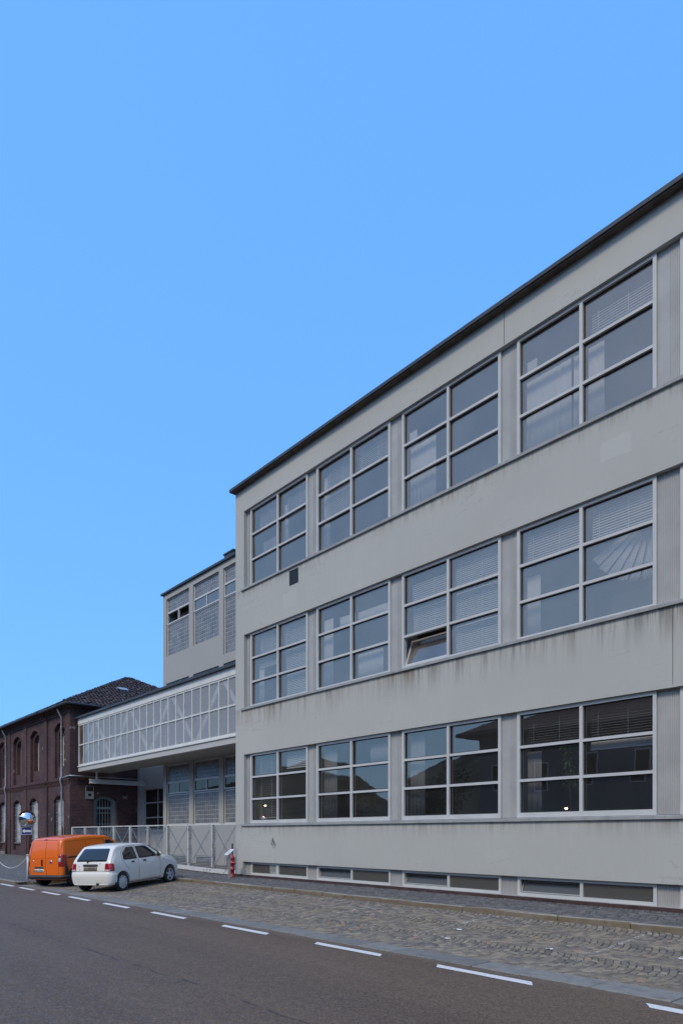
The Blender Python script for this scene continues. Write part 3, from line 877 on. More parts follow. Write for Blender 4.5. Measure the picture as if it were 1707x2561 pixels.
# cellar windows
for c in range(6):
    x0 = BX[c]; x1 = x0 + BW; xm = (x0 + x1) / 2
    mb = MB(); member_frame(mb, x0, x1, .402, .842, .07, 13.39, 13.46); mb.box(xm - .035, xm + .035, 13.388, 13.46, .472, .772)
    w = mb.build('cellar_window', 'frame', ob)
    for k, (xa, xb) in enumerate(((x0 + .07, xm - .035), (xm + .035, x1 - .07))):
        if k == 0 and c in (1, 2, 3):
            mb = MB(); member_frame(mb, xa + .004, xb - .004, .004, .292, .025, -.015, .015)
            s = mb.build('open_sash', 'frame_grey', w); s.location = (0, 13.43, .474); s.rotation_euler = (R(-24), 0, 0)
            g = MB().box(xa + .03, xb - .03, -.004, .004, .03, .266).build('pane', 'glass_base', w)
            g.location = (0, 13.43, .474); g.rotation_euler = (R(-24), 0, 0)
        elif c == 0 and k == 0:
            MB().box(xa, xa + 1.02, 13.426, 13.434, .472, .772).build('pane', 'glass_base', w)
            mb = MB(); member_frame(mb, xa + 1.03, xb - .08, .475, .769, .03, 13.41, 13.45); mb.box(xa + 1.06, xb - .11, 13.425, 13.44, .505, .74)
            for q in range(3): mb.box(xa + 1.1, xb - .15, 13.412, 13.424, .56 + .045 * q, .575 + .045 * q)
            mb.build('small_grille', 'frame_grey', w)
            MB().box(xb - .075, xb, 13.40, 13.45, .474, .77).build('jamb', 'frame', w)
        else:
            MB().box(xa + .004, xb - .004, 13.426, 13.434, .476, .768).build('pane', 'glass_base', w)

# brown clay plinth tiles
x = XR
while x > XL - .03:
    L = .50; x2 = max(x - L, XL - .03)
    if x2 < XL + .2: x2 = XL - .03
    zb = z_walk((x + x2) / 2, 13.2) - .04
    MB().cbox(x2 + .003, x - .003, YF - .055 + random.uniform(-.003, .003), YF + .08 if False else YF - .002, zb, .398 + random.uniform(-.003, .003), .008, None, .002).build('plinth_tile', 'tile_brown', ob)
    x = x2

# ventilation grille in the spandrel
vg = MB(); member_frame(vg, -17.56, -17.10, 9.80, 10.27, .02, YF - .008, YF + .02)
g = vg.build('vent_grille', 'black', ob)
mb = MB()
for i in range(9): mb.box(-17.54, -17.12, YF - .005, YF - .001, 9.835 + .047 * i, 9.835 + .047 * i + .026)
mb.build('louvre', 'black', g)
MB().box(-17.54, -17.12, YF - .002, YF + .0, 9.82, 10.25).build('opening', 'gasket', g)

# cable end curling out of the wall
pth = [(-18.47, 13.285, 1.68), (-18.42, 13.25, 1.62), (-18.36, 13.23, 1.55), (-18.33, 13.23, 1.50), (-18.36, 13.22, 1.455), (-18.42, 13.22, 1.46), (-18.45, 13.23, 1.52), (-18.42, 13.23, 1.59), (-18.36, 13.22, 1.60), (-18.31, 13.21, 1.55), (-18.26, 13.20, 1.545)]
tag(MB().tube(pth, .011, 6).build('cable_end', 'black', None, True), 'short black cable end curling out of the plaster under the ground floor windows', 'cable')

# glowing bulbs added for yellow light spots in the ground-floor panes, and an indoor plant
for (x, y, z, c) in ((-9.06, 15.5, 2.46, 3), (-9.01, 15.5, 2.29, 3), (-12.8, 15.5, 2.82, 2), (-20.05, 14.1, 2.84, 0)):
    t = thing('light_spot_bulb', {3: ('upper' if z > 2.4 else 'lower') + ' of two small yellow light spots in the ground floor window with the plant', 2: 'small yellow light spot in the third ground floor window from the corner', 0: 'small yellow light spot in the corner ground floor window'}[c], 'lamp', (x, y, 1.2), group='yellow light spots in the panes')
    MB().lathe([(0, 0), (.03, .01), (.042, .03), (.026, .05), (0, .055)], (x, y, z - .04), n=10).build('bulb', 'bulb_lit', t, True)
    MB().tube([(x, y, 1.2), (x, y, z - .04)], .012, 6).build('stem', 'black', t)
    MB().lathe([(.1, 0), (.1, .02), (.02, .04)], (x, y, 1.2), n=12).build('base', 'black', t)
pl = thing('house_plant', 'tall leafy green plant indoors behind the right-hand ground floor window', 'plant', (-8.0, 13.85, 1.2))
MB().lathe([(.14, 0), (.19, .28), (.2, .3), (.17, .3), (.16, .26), (0, .26)], (-8.0, 13.85, 1.2), n=14).build('pot', 'terracotta', pl)
MB().tube([(-8.0, 13.85, 1.4), (-7.98, 13.87, 2.2), (-8.02, 13.83, 3.1), (-8.1, 13.85, 4.2)], .018, 6).build('stem', 'bark', pl)
mb = MB()
for i in range(260):
    z = random.uniform(2.9, 4.3); a = random.uniform(0, 6.28); r = random.uniform(.03, .2)
    c = Vector((-8.0 - .08 * (z - 3) + r * math.cos(a), 13.8 + r * math.sin(a) * .6, z - r * .5))
    d = Vector((math.cos(a), math.sin(a), random.uniform(-1.2, -.2))).normalized(); s = d.cross(Vector((0, 0, 1))).normalized() * .022
    L = random.uniform(.1, .2)
    mb.add([c, c + d * L * .5 + s, c + d * L, c + d * L * .5 - s], [(0, 1, 2, 3)])
mb.build('leaves', 'leaf', pl)

# ================================================================== block with glass-brick panels
YB = 16.30
bb = thing('glass_brick_block', 'pale grey building with glass brick panels standing behind the footbridge', 'building', (-32.18, YB, .35))
bays = [(-31.85, -29.52), (-29.14, -26.80), (-26.43, -24.09), (-23.72, -21.4)]
holes = []
for i, (xa, xb) in enumerate(bays):
    holes += [rect(xa, xb, 10.82 if i < 2 else 9.85, 13.73), rect(xa, xb, 6.2, 9.45), rect(xa, xb, 2.28, 5.3), rect(xa + .15, xb - .3, .36, .8)]
mb = MB(); wall_holes(mb, rect(-32.18, -20.76, .3, 14.0), holes, YB, YB + .35); mb.build('front_wall', 'plaster_b', bb)
MB().box(-32.18, -31.84, YB + .35, 27, .3, 14.0).build('side_wall', 'plaster_b', bb)
MB().box(-31.83, -20.8, 18.0, 18.2, .3, 14.0).build('inner_wall', 'interior', bb)
MB().box(-31.83, -20.8, YB + .36, 17.99, 9.6, 9.8).build('floor_slab', 'interior', bb)
MB().box(-31.83, -20.8, YB + .36, 17.99, 5.4, 5.6).build('floor_slab', 'interior', bb)
MB().box(-31.83, -20.8, YB + .36, 27, 13.8, 13.98).build('roof_slab', 'coping', bb)
x = -20.76
while x > -32.2:
    x2 = max(-32.30, x - random.uniform(2.2, 3))
    if x2 + 32.30 < .8: x2 = -32.30
    MB().box(x2 + .004, x - .004, YB - .10, YB + .4, 14.003, 14.10 + random.uniform(-.01, .015)).build('coping_length', 'coping', bb); x = x2
ch = MB().box(-26.5, -25.75, YB + .1, YB + .8, 14.105, 14.36).box(-26.55, -25.70, YB + .06, YB + .84, 14.36, 14.42).build('roof_vent', 'coping', bb)

def block_panel(x0, x1, z0, z1, y=YB + .10):
    fr = MB(); member_frame(fr, x0 + .002, x1 - .002, z0 + .002, z1 - .002, .045, y - .02, y + .07)
    f = fr.build('block_panel_frame', 'frame', bb)
    a, b, c, d = x0 + .05, x1 - .05, z0 + .05, z1 - .05
    MB().box(a, b, y + .012, y + .06, c, d).build('mortar', 'mortar', f)
    nx, nz = max(1, round((b - a) / .192)), max(1, round((d - c) / .192))
    sx, sz = (b - a) / nx, (d - c) / nz; g = .010
    mb = MB()
    for i in range(nx):
        for k in range(nz):
            xa, xb, za, zb = a + i * sx + g, a + (i + 1) * sx - g, c + k * sz + g, c + (k + 1) * sz - g
            yf = y + .004 + random.uniform(-.003, .003); t = .014
            mb.add([(xa, y + .013, za), (xb, y + .013, za), (xb, y + .013, zb), (xa, y + .013, zb),
                    (xa + t, yf - .004, za + t), (xb - t, yf - .004, za + t), (xb - t, yf - .004, zb - t), (xa + t, yf - .004, zb - t)],
                   [(0, 1, 5, 4), (1, 2, 6, 5), (2, 3, 7, 6), (3, 0, 4, 7), (4, 5, 6, 7)])
    mb.build('glass_bricks', 'block', f, kind='stuff')
def strip_window(x0, x1, z0, z1, openk=False, y=YB + .06, mat='glass'):
    fr = MB(); member_frame(fr, x0 + .002, x1 - .002, z0 + .002, z1 - .002, .06, y - .01, y + .08)
    xm = (x0 + x1) / 2; fr.box(xm - .03, xm + .03, y - .008, y + .08, z0 + .062, z1 - .062)
    w = fr.build('strip_window', 'frame', bb)
    for k, (xa, xb) in enumerate(((x0 + .062, xm - .03), (xm + .03, x1 - .062))):
        p = MB().box(xa + .003, xb - .003, -.004, .004, 0, z1 - z0 - .13).build('pane', 'glass_dark' if openk else mat, w)
        p.location = (0, y + .03, z0 + .065)
        if openk: p.rotation_euler = (R(-28 if k else -62), 0, 0)
for i, (xa, xb) in enumerate(bays):
    lo = 10.82 if i < 2 else 9.85
    block_panel(xa, xb, 13.03, 13.73); strip_window(xa, xb, 12.43, 13.03, i == 0); block_panel(xa, xb, lo, 12.43)
    block_panel(xa, xb, 6.2, 9.45)
    block_panel(xa, xb, 4.42, 5.3); strip_window(xa, xb, 3.83, 4.42, mat='glass_dark'); block_panel(xa, xb, 2.28, 3.80)
    # louvred cellar vents
    mb = MB(); member_frame(mb, xa + .152, xb - .302, .362, .798, .05, YB + .03, YB + .1); v = mb.build('louvre_vent', 'frame', bb)
    mb = MB()
    for q in range(6):
        z = .43 + q * .06
        mb.add([(xa + .2, YB + .04, z), (xb - .35, YB + .04, z), (xb - .35, YB + .09, z + .04), (xa + .2, YB + .09, z + .04),
                (xa + .2, YB + .04, z + .008), (xb - .35, YB + .04, z + .008), (xb - .35, YB + .09, z + .048), (xa + .2, YB + .09, z + .048)],
               [(0, 3, 2, 1), (4, 5, 6, 7), (0, 1, 5, 4), (1, 2, 6, 5), (2, 3, 7, 6), (3, 0, 4, 7)])
    mb.build('louvre', 'galv', v)
    MB().box(xa + .16, xb - .31, YB + .2, YB + .22, .364, .796).build('opening', 'black', v)

# ------------------------------------------------------------------ low link wall in the passage
YLK = 18.19
lw = thing('link_building', 'white rendered link wall with a dark gridded window under the footbridge', 'building', (-39, YLK, .4))
mb = MB(); wall_holes(mb, rect(-39.0, -32.19, .3, 7.2), [rect(-38.34, -32.9, 1.99, 4.49)], YLK, YLK + .3); mb.build('wall', 'plaster_white', lw)
MB().box(-38.98, -38.62, YLK - .12, YLK - .002, .3, 6.8).build('pilaster', 'plaster_white', lw)
MB().box(-39.0, -32.19, 20.5, 20.6, .3, 7.0).build('inner_wall', 'interior_dark', lw)
MB().box(-39.0, -32.19, YLK + .31, 20.5, 7.2, 7.3).build('roof', 'coping', lw)
mb = MB(); member_frame(mb, -38.338, -32.902, 1.992, 4.488, .06, YLK + .05, YLK + .12)
xs = [-38.34, -36.68, -35.0, -33.9, -32.9]
for x in xs[1:-1]: mb.box(x - .03, x + .03, YLK + .048, YLK + .12, 2.05, 4.43)
for z in (2.79, 3.66):
    for a, b in zip(xs[:-1], xs[1:]): mb.box(a + (.06 if a == xs[0] else .03), b - (.06 if b == xs[-1] else .03), YLK + .052, YLK + .118, z - .03, z + .03)
lwin = mb.build('window', 'frame', lw)
for a, b in zip(xs[:-1], xs[1:]):
    for z0, z1 in ((2.05, 2.76), (2.82, 3.63), (3.69, 4.43)):
        MB().box(a + .03, b - .03, YLK + .08, YLK + .09, z0, z1).build('pane', 'glass_dark', lwin)
MB().box(-38.42, -32.85, YLK - .07, YLK - .001, 1.90, 1.985).build('sill', 'frame_grey', lw)

# ------------------------------------------------------------------ hoist rail under the footbridge
hb = thing('hoist_beam', 'pale steel hoist beam hung on a short post beneath the footbridge', 'beam', (-37.9, 15.0, 5.0))
mb = MB(); mb.box(-38.02, -37.82, 14.75, 18.1, 4.66, 4.69); mb.box(-37.935, -37.905, 14.75, 18.1, 4.69, 4.87); mb.box(-38.02, -37.82, 14.75, 18.1, 4.87, 4.90)
mb.build('beam', 'white_metal', hb)
mb = MB(); mb.tube([(-37.92, 15.15, 4.9), (-37.92, 15.15, 5.33)], .06, 10); mb.box(-38.05, -37.79, 15.02, 15.28, 4.9, 4.92); mb.box(-38.15, -37.69, 15.0, 15.3, 5.31, 5.345)
mb.build('hanger', 'white_metal', hb)

# ================================================================== glazed footbridge
YG = 14.45
fb = thing('glazed_footbridge', 'white enclosed footbridge with tall narrow panes joining the brick building to the factory', 'footbridge', (-38.9, YG, 5.35))
XG0, XG1 = -38.78, -20.76
MB().box(XG0 - .12, XG1, YG - .16, YB - .14, 8.33, 8.43).build('roof', 'coping', fb)
MB().box(XG0 - .02, XG1, YG - .03, YG + .15, 8.0, 8.328).build('fascia', 'white_metal', fb)
MB().box(XG0, XG1, YG - .06, YG + .10, 5.60, 5.66).build('ledge', 'white_metal', fb)
MB().box(XG0, XG1, YG - .01, YG + .2, 5.35, 5.598).build('edge_beam', 'plaster_white', fb)
MB().box(XG0, XG1, YG + .202, YB - .01, 5.362, 5.59).build('floor_slab', 'plaster_b', fb)
MB().box(XG0, XG1, YB - .16, YB - .02, 5.592, 8.32).build('rear_wall', 'interior', fb)
for z0, z1, nm in ((7.93, 7.998, 'top_rail'), (6.81, 6.87, 'middle_rail'), (5.662, 5.75, 'bottom_rail')):
    MB().box(XG0, XG1, YG - .005, YG + .06, z0, z1).build(nm, 'white_metal', fb)
xm = [XG0 + .714 * i for i in range(26) if XG0 + .714 * i < XG1 - .1] + [XG1]
for x in xm[:-1]:
    MB().box(x, x + .055, YG - .012, YG + .08, 5.752, 6.808).box(x, x + .055, YG - .012, YG + .08, 6.872, 7.928).build('mullion', 'white_metal', fb)
for i in range(len(xm) - 1):
    xa, xb = xm[i] + .057, xm[i + 1] - .002
    if xb - xa < .1: continue
    for z0, z1 in ((5.752, 6.808), (6.872, 7.928)):
        MB().box(xa, xb, YG + .03, YG + .036, z0, z1).build('pane', 'glass' if i < 2 else 'glass_frost', fb)
tops = [-36.5 - 4.3, -36.5, -32.2, -27.9, -23.6, -19.3]
for a, b in zip(tops[:-1], tops[1:]):
    m = (a + b) / 2
    for p, q in (((a + .1, 7.95), (m - .08, 5.7)), ((m + .08, 5.7), (b - .1, 7.95))):
        if min(p[0], q[0]) < XG0 + .1 or max(p[0], q[0]) > XG1: 
            continue
        MB().bar((p[0], YG + .075, p[1]), (q[0], YG + .075, q[1]), .20, .03, (0, 1, 0)).build('brace', 'white_metal', fb)

# ================================================================== brick building
XE = -39.02                                  # end wall facing the passage
bk = thing('brick_building', 'dark red brick two storey industrial building with arched windows and tiled hip roof', 'building', (XE, 14.1, .4))
YS = 14.0                                    # street front
UPW = [-40.80, -44.95, -48.52, -51.87, -55.4, -58.9]
LOW = [-40.95, -45.15, -48.60, -51.83, -55.4, -58.9]
def brick_front(x0, x1, yf, ups, lows):
    mb = MB()   # outer leaf with wide recesses, inner leaf with the window openings
    h1 = [arch(x, 1.66, 5.12, 7.95, .36) for x in ups] + [arch(x, 1.62, .75, 3.72, .36) for x in lows]
    wall_holes(mb, rect(x0, x1, .28, 8.72), h1, yf, yf + .16)
    h2 = [arch(x, 1.28, 5.80, 7.72, .34) for x in ups] + [arch(x, 1.40, 1.28, 3.66, .34) for x in lows]
    wall_holes(mb, rect(x0, x1, .28, 8.72), h2, yf + .162, yf + .55)
    mb.build('front_wall', 'brick', bk)
    # hood ring of moulded brick over each opening
    for x, zs, w in [(x, 7.95, 1.66) for x in ups] + [(x, 3.72, 1.62) for x in lows]:
        m = MB(); inner = arch(x, w + .04, zs - .3, zs, .37, 10)[2:]; outer = arch(x, w + .52, zs - .3, zs + .02, .58, 10)[2:]
        vs = [(a, yf - .022, b) for a, b in inner] + [(a, yf - .022, b) for a, b in outer] + [(a, yf - .001, b) for a, b in inner] + [(a, yf - .001, b) for a, b in outer]
        n = len(inner); fs = []
        for i in range(n - 1):
            fs += [(i, i + 1, n + i + 1, n + i), (2 * n + i, 3 * n + i, 3 * n + i + 1, 2 * n + i + 1), (i, 2 * n + i, 2 * n + i + 1, i + 1), (n + i, n + i + 1, 3 * n + i + 1, 3 * n + i)]
        fs += [(0, n, 3 * n, 2 * n), (n - 1, 3 * n - 1, 4 * n - 1, 2 * n - 1)]
        m.add(vs, fs); m.build('window_arch', 'brick_trim', bk)
def brick_window(x, w, z0, zs, rise, y, barred):
    ol = arch(x, w - .01, z0 + .005, zs, rise - .005); il = arch(x, w - .16, z0 + .08, zs, max(.1, rise - .07))
    mb = MB(); wall_holes(mb, ol, [il], y, y + .07)
    nx = 2 if not barred else 2
    mb.box(x - .03, x + .03, y + .004, y + .066, z0 + .08, zs + rise - .08)
    zz = z0 + .08
    nz = 5
    for k in range(1, nz):
        z = z0 + (zs + rise - z0) * k / nz
        for a, b in ((x - w / 2 + .08, x - .03), (x + .03, x + w / 2 - .08)): mb.box(a, b, y + .008, y + .06, z - .016, z + .016)
    f = mb.build('arched_window', 'white_metal', bk)
    g = MB(); g.prism(il, y + .03, y + .036)
    g.build('pane', 'curtain' if barred else 'glass_dark', f)
    MB().box(x - w / 2 - .06, x + w / 2 + .06, y - .17, y - .04, z0 - .09, z0 - .004).build('sill', 'stone', f)
    if barred:
        b = MB(); n = 8
        for i in range(n):
            xx = x - w / 2 + .06 + (w - .12) * i / (n - 1)
            b.tube([(xx, y - .10, z0), (xx, y - .10, zs + rise * .55)], .013, 5)
        for k in range(5):
            z = z0 + .25 + k * .52
            b.box(x - w / 2 - .12, x + w / 2 + .12, y - .115, y - .095, z - .014, z + .014)
        b.build('window_bars', 'galv', f)
XJ = -42.75
brick_front(XJ, XE, YS + .10, UPW[:1], LOW[:1])
brick_front(-78, XJ - .001, YS, UPW[1:], LOW[1:])
for i, x in enumerate(UPW): brick_window(x, 1.28, 5.80, 7.72, .34, YS + (.42 if i else .52), False)
for i, x in enumerate(LOW): brick_window(x, 1.40, 1.28, 3.66, .34, YS + (.22 if i else .32), True)
MB().box(-78, XE - .55, 15.6, 15.7, .3, 8.6).build('inner_wall', 'interior_dark', bk)
# end wall with an arched barred opening
mb = MB()
door = arch(16.14, 1.42, .75, 3.78, .28)
wall_holes(mb, rect(YS + .652, 26.7, .28, 8.72), [door], XE, XE - .5, 'YZ'); mb.build('end_wall', 'brick', bk)
MB().box(-78, XE, 26.2, 26.7, .28, 8.72).build('rear_wall', 'brick', bk)
dm = MB(); y0, y1 = 15.43, 16.85
wall_holes(dm, arch(16.14, 1.41, .76, 3.775, .277), [rect(15.66, 16.60, .85, 3.28), arch(16.14, .92, 3.40, 3.70, .2)], XE - .30, XE - .36, 'YZ')
dw = dm.build('end_window', 'frame_grey', bk)
MB().box(XE - .35, XE - .34, 15.66, 16.62, .85, 3.95).build('pane', 'glass_dark', dw)
b = MB()
for i in range(9):
    yy = y0 + .05 + (y1 - y0 - .1) * i / 8; b.tube([(XE - .12, yy, .76), (XE - .12, yy, 3.85 + .15 * (1 - abs(i - 4) / 4))], .011, 5)
for z in (1.1, 1.75, 2.4, 3.05): b.box(XE - .13, XE - .11, y0, y1, z - .012, z + .012)
b.build('window_bars', 'galv', dw)

# string course with a row of bricks on edge under it; cornice
def courses(x0, x1, yf):
    MB().box(x0, x1, yf - .10, yf - .001, 4.92, 5.00).box(x0, x1, yf - .06, yf - .001, 4.85, 4.918).build('string_course', 'brick_trim', bk)
    d = MB(); x = x0 + .05
    while x < x1 - .1: d.box(x, x + .075, yf - .05, yf - .001, 4.68, 4.848); x += .15
    d.build('dentils', 'brick_trim', bk, kind='stuff')
    MB().box(x0, x1, yf - .07, yf + .3, 8.722, 8.80).box(x0, x1, yf - .20, yf + .3, 8.99, 9.06).box(x0, x1, yf - .27, yf + .3, 9.062, 9.14).build('cornice', 'brick_trim', bk)
    MB().box(x0, x1, yf - .04, yf + .3, 8.801, 8.989).build('cornice_band', 'brick', bk)
    d = MB(); x = x0 + .05
    while x < x1 - .1: d.box(x, x + .075, yf - .12, yf - .041, 8.802, 8.988); x += .15
    d.build('dentils', 'brick_trim', bk, kind='stuff')
courses(XJ, XE + .002, YS + .10); courses(-78, XJ - .002, YS)
def courses_end(y0, y1, xf):
    MB().box(xf + .001, xf + .10, y0, y1, 4.92, 5.00).box(xf + .001, xf + .06, y0, y1, 4.85, 4.918).build('string_course', 'brick_trim', bk)
    d = MB(); y = y0 + .05
    while y < y1 - .1: d.box(xf + .001, xf + .05, y, y + .075, 4.68, 4.848); y += .15
    y = y0 + .05
    while y < y1 - .1: d.box(xf + .041, xf + .12, y, y + .075, 8.802, 8.988); y += .15
    d.build('dentils', 'brick_trim', bk, kind='stuff')
    MB().box(xf - .3, xf + .07, y0, y1, 8.722, 8.80).box(xf - .3, xf + .20, y0, y1, 8.99, 9.06).box(xf - .3, xf + .27, y0, y1, 9.062, 9.14).build('cornice', 'brick_trim', bk)
    MB().box(xf - .3, xf + .04, y0, y1, 8.801, 8.989).build('cornice_band', 'brick', bk)
courses_end(YS + .402, 26.7, XE)
MB().box(XE + .004, XE + .27, YS - .17, YS + .40, 8.99, 9.14).build('cornice', 'brick_trim', bk)
MB().cbox(-78, -50.9, YS - .12, YS - .002, .2, .62, .03, None, .01).build('footing', 'stone', bk)
# pilaster strips
for x0, x1, yf in ((XE - .52, XE - .02, YS + .1), (-47.0, -46.45, YS), (-50.4, -50.0, YS), (-53.9, -53.4, YS)):
    MB().box(x0, x1, yf - .05, yf - .001, .3, 4.67).box(x0, x1, yf - .05, yf - .001, 5.01, 8.71).build('pilaster', 'brick', bk)

# hipped roof: slopes rise .52 from the eaves
EZ, OV = 9.15, .42
ex0, ey0, ey1 = XE + OV, YS - .38, 26.7 + OV
D = (ey1 - ey0) / 2; RZ = EZ + .52 * D; xr = ex0 - D; ym = (ey0 + ey1) / 2
mb = MB()
mb.add([(ex0, ey0, EZ), (ex0, ey1, EZ), (xr, ym, RZ)], [(0, 1, 2)])
mb.add([(-78, ey0, EZ), (ex0, ey0, EZ), (xr, ym, RZ), (-78, ym, RZ)], [(0, 1, 2, 3)])
mb.add([(ex0, ey1, EZ), (-78, ey1, EZ), (-78, ym, RZ), (xr, ym, RZ)], [(0, 1, 2, 3)])
mb.add([(-78, ey0, EZ - .05), (ex0, ey0, EZ - .05), (ex0, ey1, EZ - .05), (-78, ey1, EZ - .05)], [(0, 1, 2, 3)])
roof = mb.build('roof', 'rooftile', bk)
MB().tube([(-78, ey0 - .06, EZ + .0), (XJ - .3, ey0 - .06, EZ + .0)], .075, 8).build('gutter', 'coping', bk)
MB().tube([(XJ - .28, ey0 + .02, EZ + .0), (ex0 + .05, ey0 + .02, EZ + .0), (ex0 + .06, ey0 + .1, EZ), (ex0 + .06, ey1, EZ + .0)], .07, 8).build('gutter', 'coping', bk)
def tile(mb, org, udir, sdir, nrm, w, L, r):
    """barrel tile: org at lower centre, sdir up the slope, udir across"""
    vs, n = [], 5
    for t, rad, lift in ((0, w * .56, .03), (L, w * .44, .0)):
        for k in range(n):
            a = math.pi * k / (n - 1)
            vs.append(org + sdir * t + udir * (-rad * math.cos(a)) + nrm * (rad * .72 * math.sin(a) + lift))
    fs = [(k, k + 1, n + k + 1, n + k) for k in range(n - 1)] + [(0, 1, 2, 3, 4)[::-1]]
    mb.add(vs, fs, r)
tiles = []
sl = math.sqrt(1 + .52 ** 2)
sd = Vector((-1, 0, .52)) / sl; nr = Vector((.52, 0, 1)) / sl; ud = Vector((0, 1, 0))
rows = int(D * sl / .30)
for k in range(rows):
    t = k * .30; xx = ex0 - t / sl; half = D - t / sl
    n = int(2 * half / .235)
    for i in range(n):
        y = ym - half + (i + .5) * 2 * half / n
        tiles.append((Vector((xx, y, EZ + .52 * (t / sl))), ud, sd, nr))
# hip tiles along the near hip, and the street slope's eaves rows
h0, h1 = Vector((ex0, ey0, EZ)), Vector((xr, ym, RZ)); hd = (h1 - h0).normalized()
hs = hd.cross(Vector((0, 0, 1))).normalized(); hn = hs.cross(hd)
hips = [(h0 + hd * (.33 * i) + Vector((0, 0, .03)), hs, hd, hn) for i in range(int((h1 - h0).length / .33))]
sd2 = Vector((0, 1, .52)) / sl; nr2 = Vector((0, -.52, 1)) / sl
street = []
for k in range(3):
    n = 160
    for i in range(n): street.append((Vector((ex0 - .3 - k * .3 - i * .235, ey0 + k * .3 / sl, EZ + .52 * k * .3 / sl)), Vector((-1, 0, 0)), sd2, nr2))
tiles.sort(key=lambda a: a[0].y)
rest = MB()
for i, (o, u, s, n) in enumerate(tiles[:300 - len(hips)] + hips):
    mb = MB(); jj = Vector((random.uniform(-.02, .02), random.uniform(-.02, .02), random.uniform(-.008, .02)))
    tile(mb, o + jj, (u + s * random.uniform(-.07, .07)).normalized(), s, n, .25, .40, random.random()); mb.build('roof_tile', 'rooftile', roof)
for (o, u, s, n) in tiles[300 - len(hips):] + street:
    jj = Vector((random.uniform(-.02, .02), random.uniform(-.02, .02), random.uniform(-.008, .02)))
    tile(rest, o + jj, (u + s * random.uniform(-.07, .07)).normalized(), s, n, .25, .40, random.random())
rest.build('roof_tiles', 'rooftile', roof, kind='stuff')
sk = MB(); c = Vector((ex0 - 3.6, 18.6, EZ + .52 * 3.6 + .16))
sk.add([c + ud * a + sd * b for a, b in ((-.3, -.2), (.3, -.2), (.3, .25), (-.3, .25))], [(0, 1, 2, 3)])
sk.add([c + ud * a + sd * b - nr * .05 for a, b in ((-.34, -.24), (.34, -.24), (.34, .29), (-.34, .29))], [(0, 1, 2, 3)])
sk.build('glass_tile', 'galv', roof)

# downpipes
for x, yf in ((-40.20, YS + .10), (-50.80, YS)):
    mb = MB(); mb.tube([(x + .02, yf - .34, 9.05), (x, yf - .30, 8.9), (x, yf - .12, 8.55), (x, yf - .10, 8.3), (x, yf - .10, 5.15), (x, yf - .17, 5.03), (x, yf - .17, 4.85), (x, yf - .10, 4.6), (x, yf - .10, 2.6), (x + .12, yf - .11, 2.15)], .048, 8)
    for z in (8.0, 7.2, 6.4, 5.6, 4.2, 3.4): mb.lathe([(.062, -.025), (.062, .025)], (x, yf - .10, z), n=10)
    dp = mb.build('downpipe', 'galv', bk, True)
    MB().tube([(x + .12, yf - .11, 2.2), (x + .12, yf - .11, .35)], .06, 8).build('cast_iron_foot', 'iron', dp, True)
# pipe along the end wall, extractor box, notice board
MB().tube([(-40.15, YS - .0, 5.02), (-39.6, YS - .02, 5.10), (XE + .1, YS + .02, 5.12), (XE + .16, YS + .3, 5.12), (XE + .16, 18.0, 5.10)], .035, 8).build('wall_pipe', 'galv', bk, True)
ex = MB(); member_frame(ex, 14.93, 15.40, 3.84, 4.60, .03, 0, 1); v = ex.v; ex.v = [(XE + .003 + .05 * b, a, c) for a, b, c in v]
e = ex.build('extractor_frame', 'galv', bk)
m = MB(); wall_holes(m, rect(14.965, 15.365, 3.875, 4.28), [[(15.165 + .1 * math.cos(2 * math.pi * i / 14), 4.07 + .1 * math.sin(2 * math.pi * i / 14)) for i in range(14)]], XE + .045, XE + .03, 'YZ'); m.build('plate', 'galv', e)
MB().lathe([(.1, 0), (.1, .026)], (XE + .002, 15.165, 4.07), 'X', 14).build('fan_opening', 'black', e)
m = MB()
for q in range(3): m.box(XE + .01, XE + .035, 14.97, 15.36, 4.32 + q * .085, 4.37 + q * .085)
m.build('red_slat', 'tile_brown', e)
MB().box(XE + .003, XE + .02, 17.2, 17.5, 4.1, 4.5).build('small_plaque', 'tile_brown', bk)

# ================================================================== fence and gate
YFN = 13.42
def fence_panel(par, xa, xb, zb, zt=2.13):
    mb = MB(); z = zb + .04
    while z < zt - .03: mb.box(xa + .03, xb - .03, YFN - .005, YFN + .005, z - .006, z + .006); z += .06
    mb.build('wire_infill', 'galv', par, kind='stuff')
    MB().bar((xa + .06, YFN + .022, zt - .02), (xb - .06, YFN + .022, zb + .02), .035, .01, (0, 1, 0)).build('diagonal', 'galv', par)
    MB().bar((xa + .06, YFN - .022, zb + .02), (xb - .06, YFN - .022, zt - .02), .035, .01, (0, 1, 0)).build('diagonal', 'galv', par)
PX = [-36.9 + 1.8 * i for i in range(9)] + [-20.84]
fn = thing('mesh_fence', 'white painted steel mesh fence panels beside the brick building behind the van', 'fence', (-36.9, YFN, .45))
gt = thing('sliding_gate', 'white sliding mesh gate with rusty bottom rail next to the factory corner', 'gate', (-24, YFN, .35))
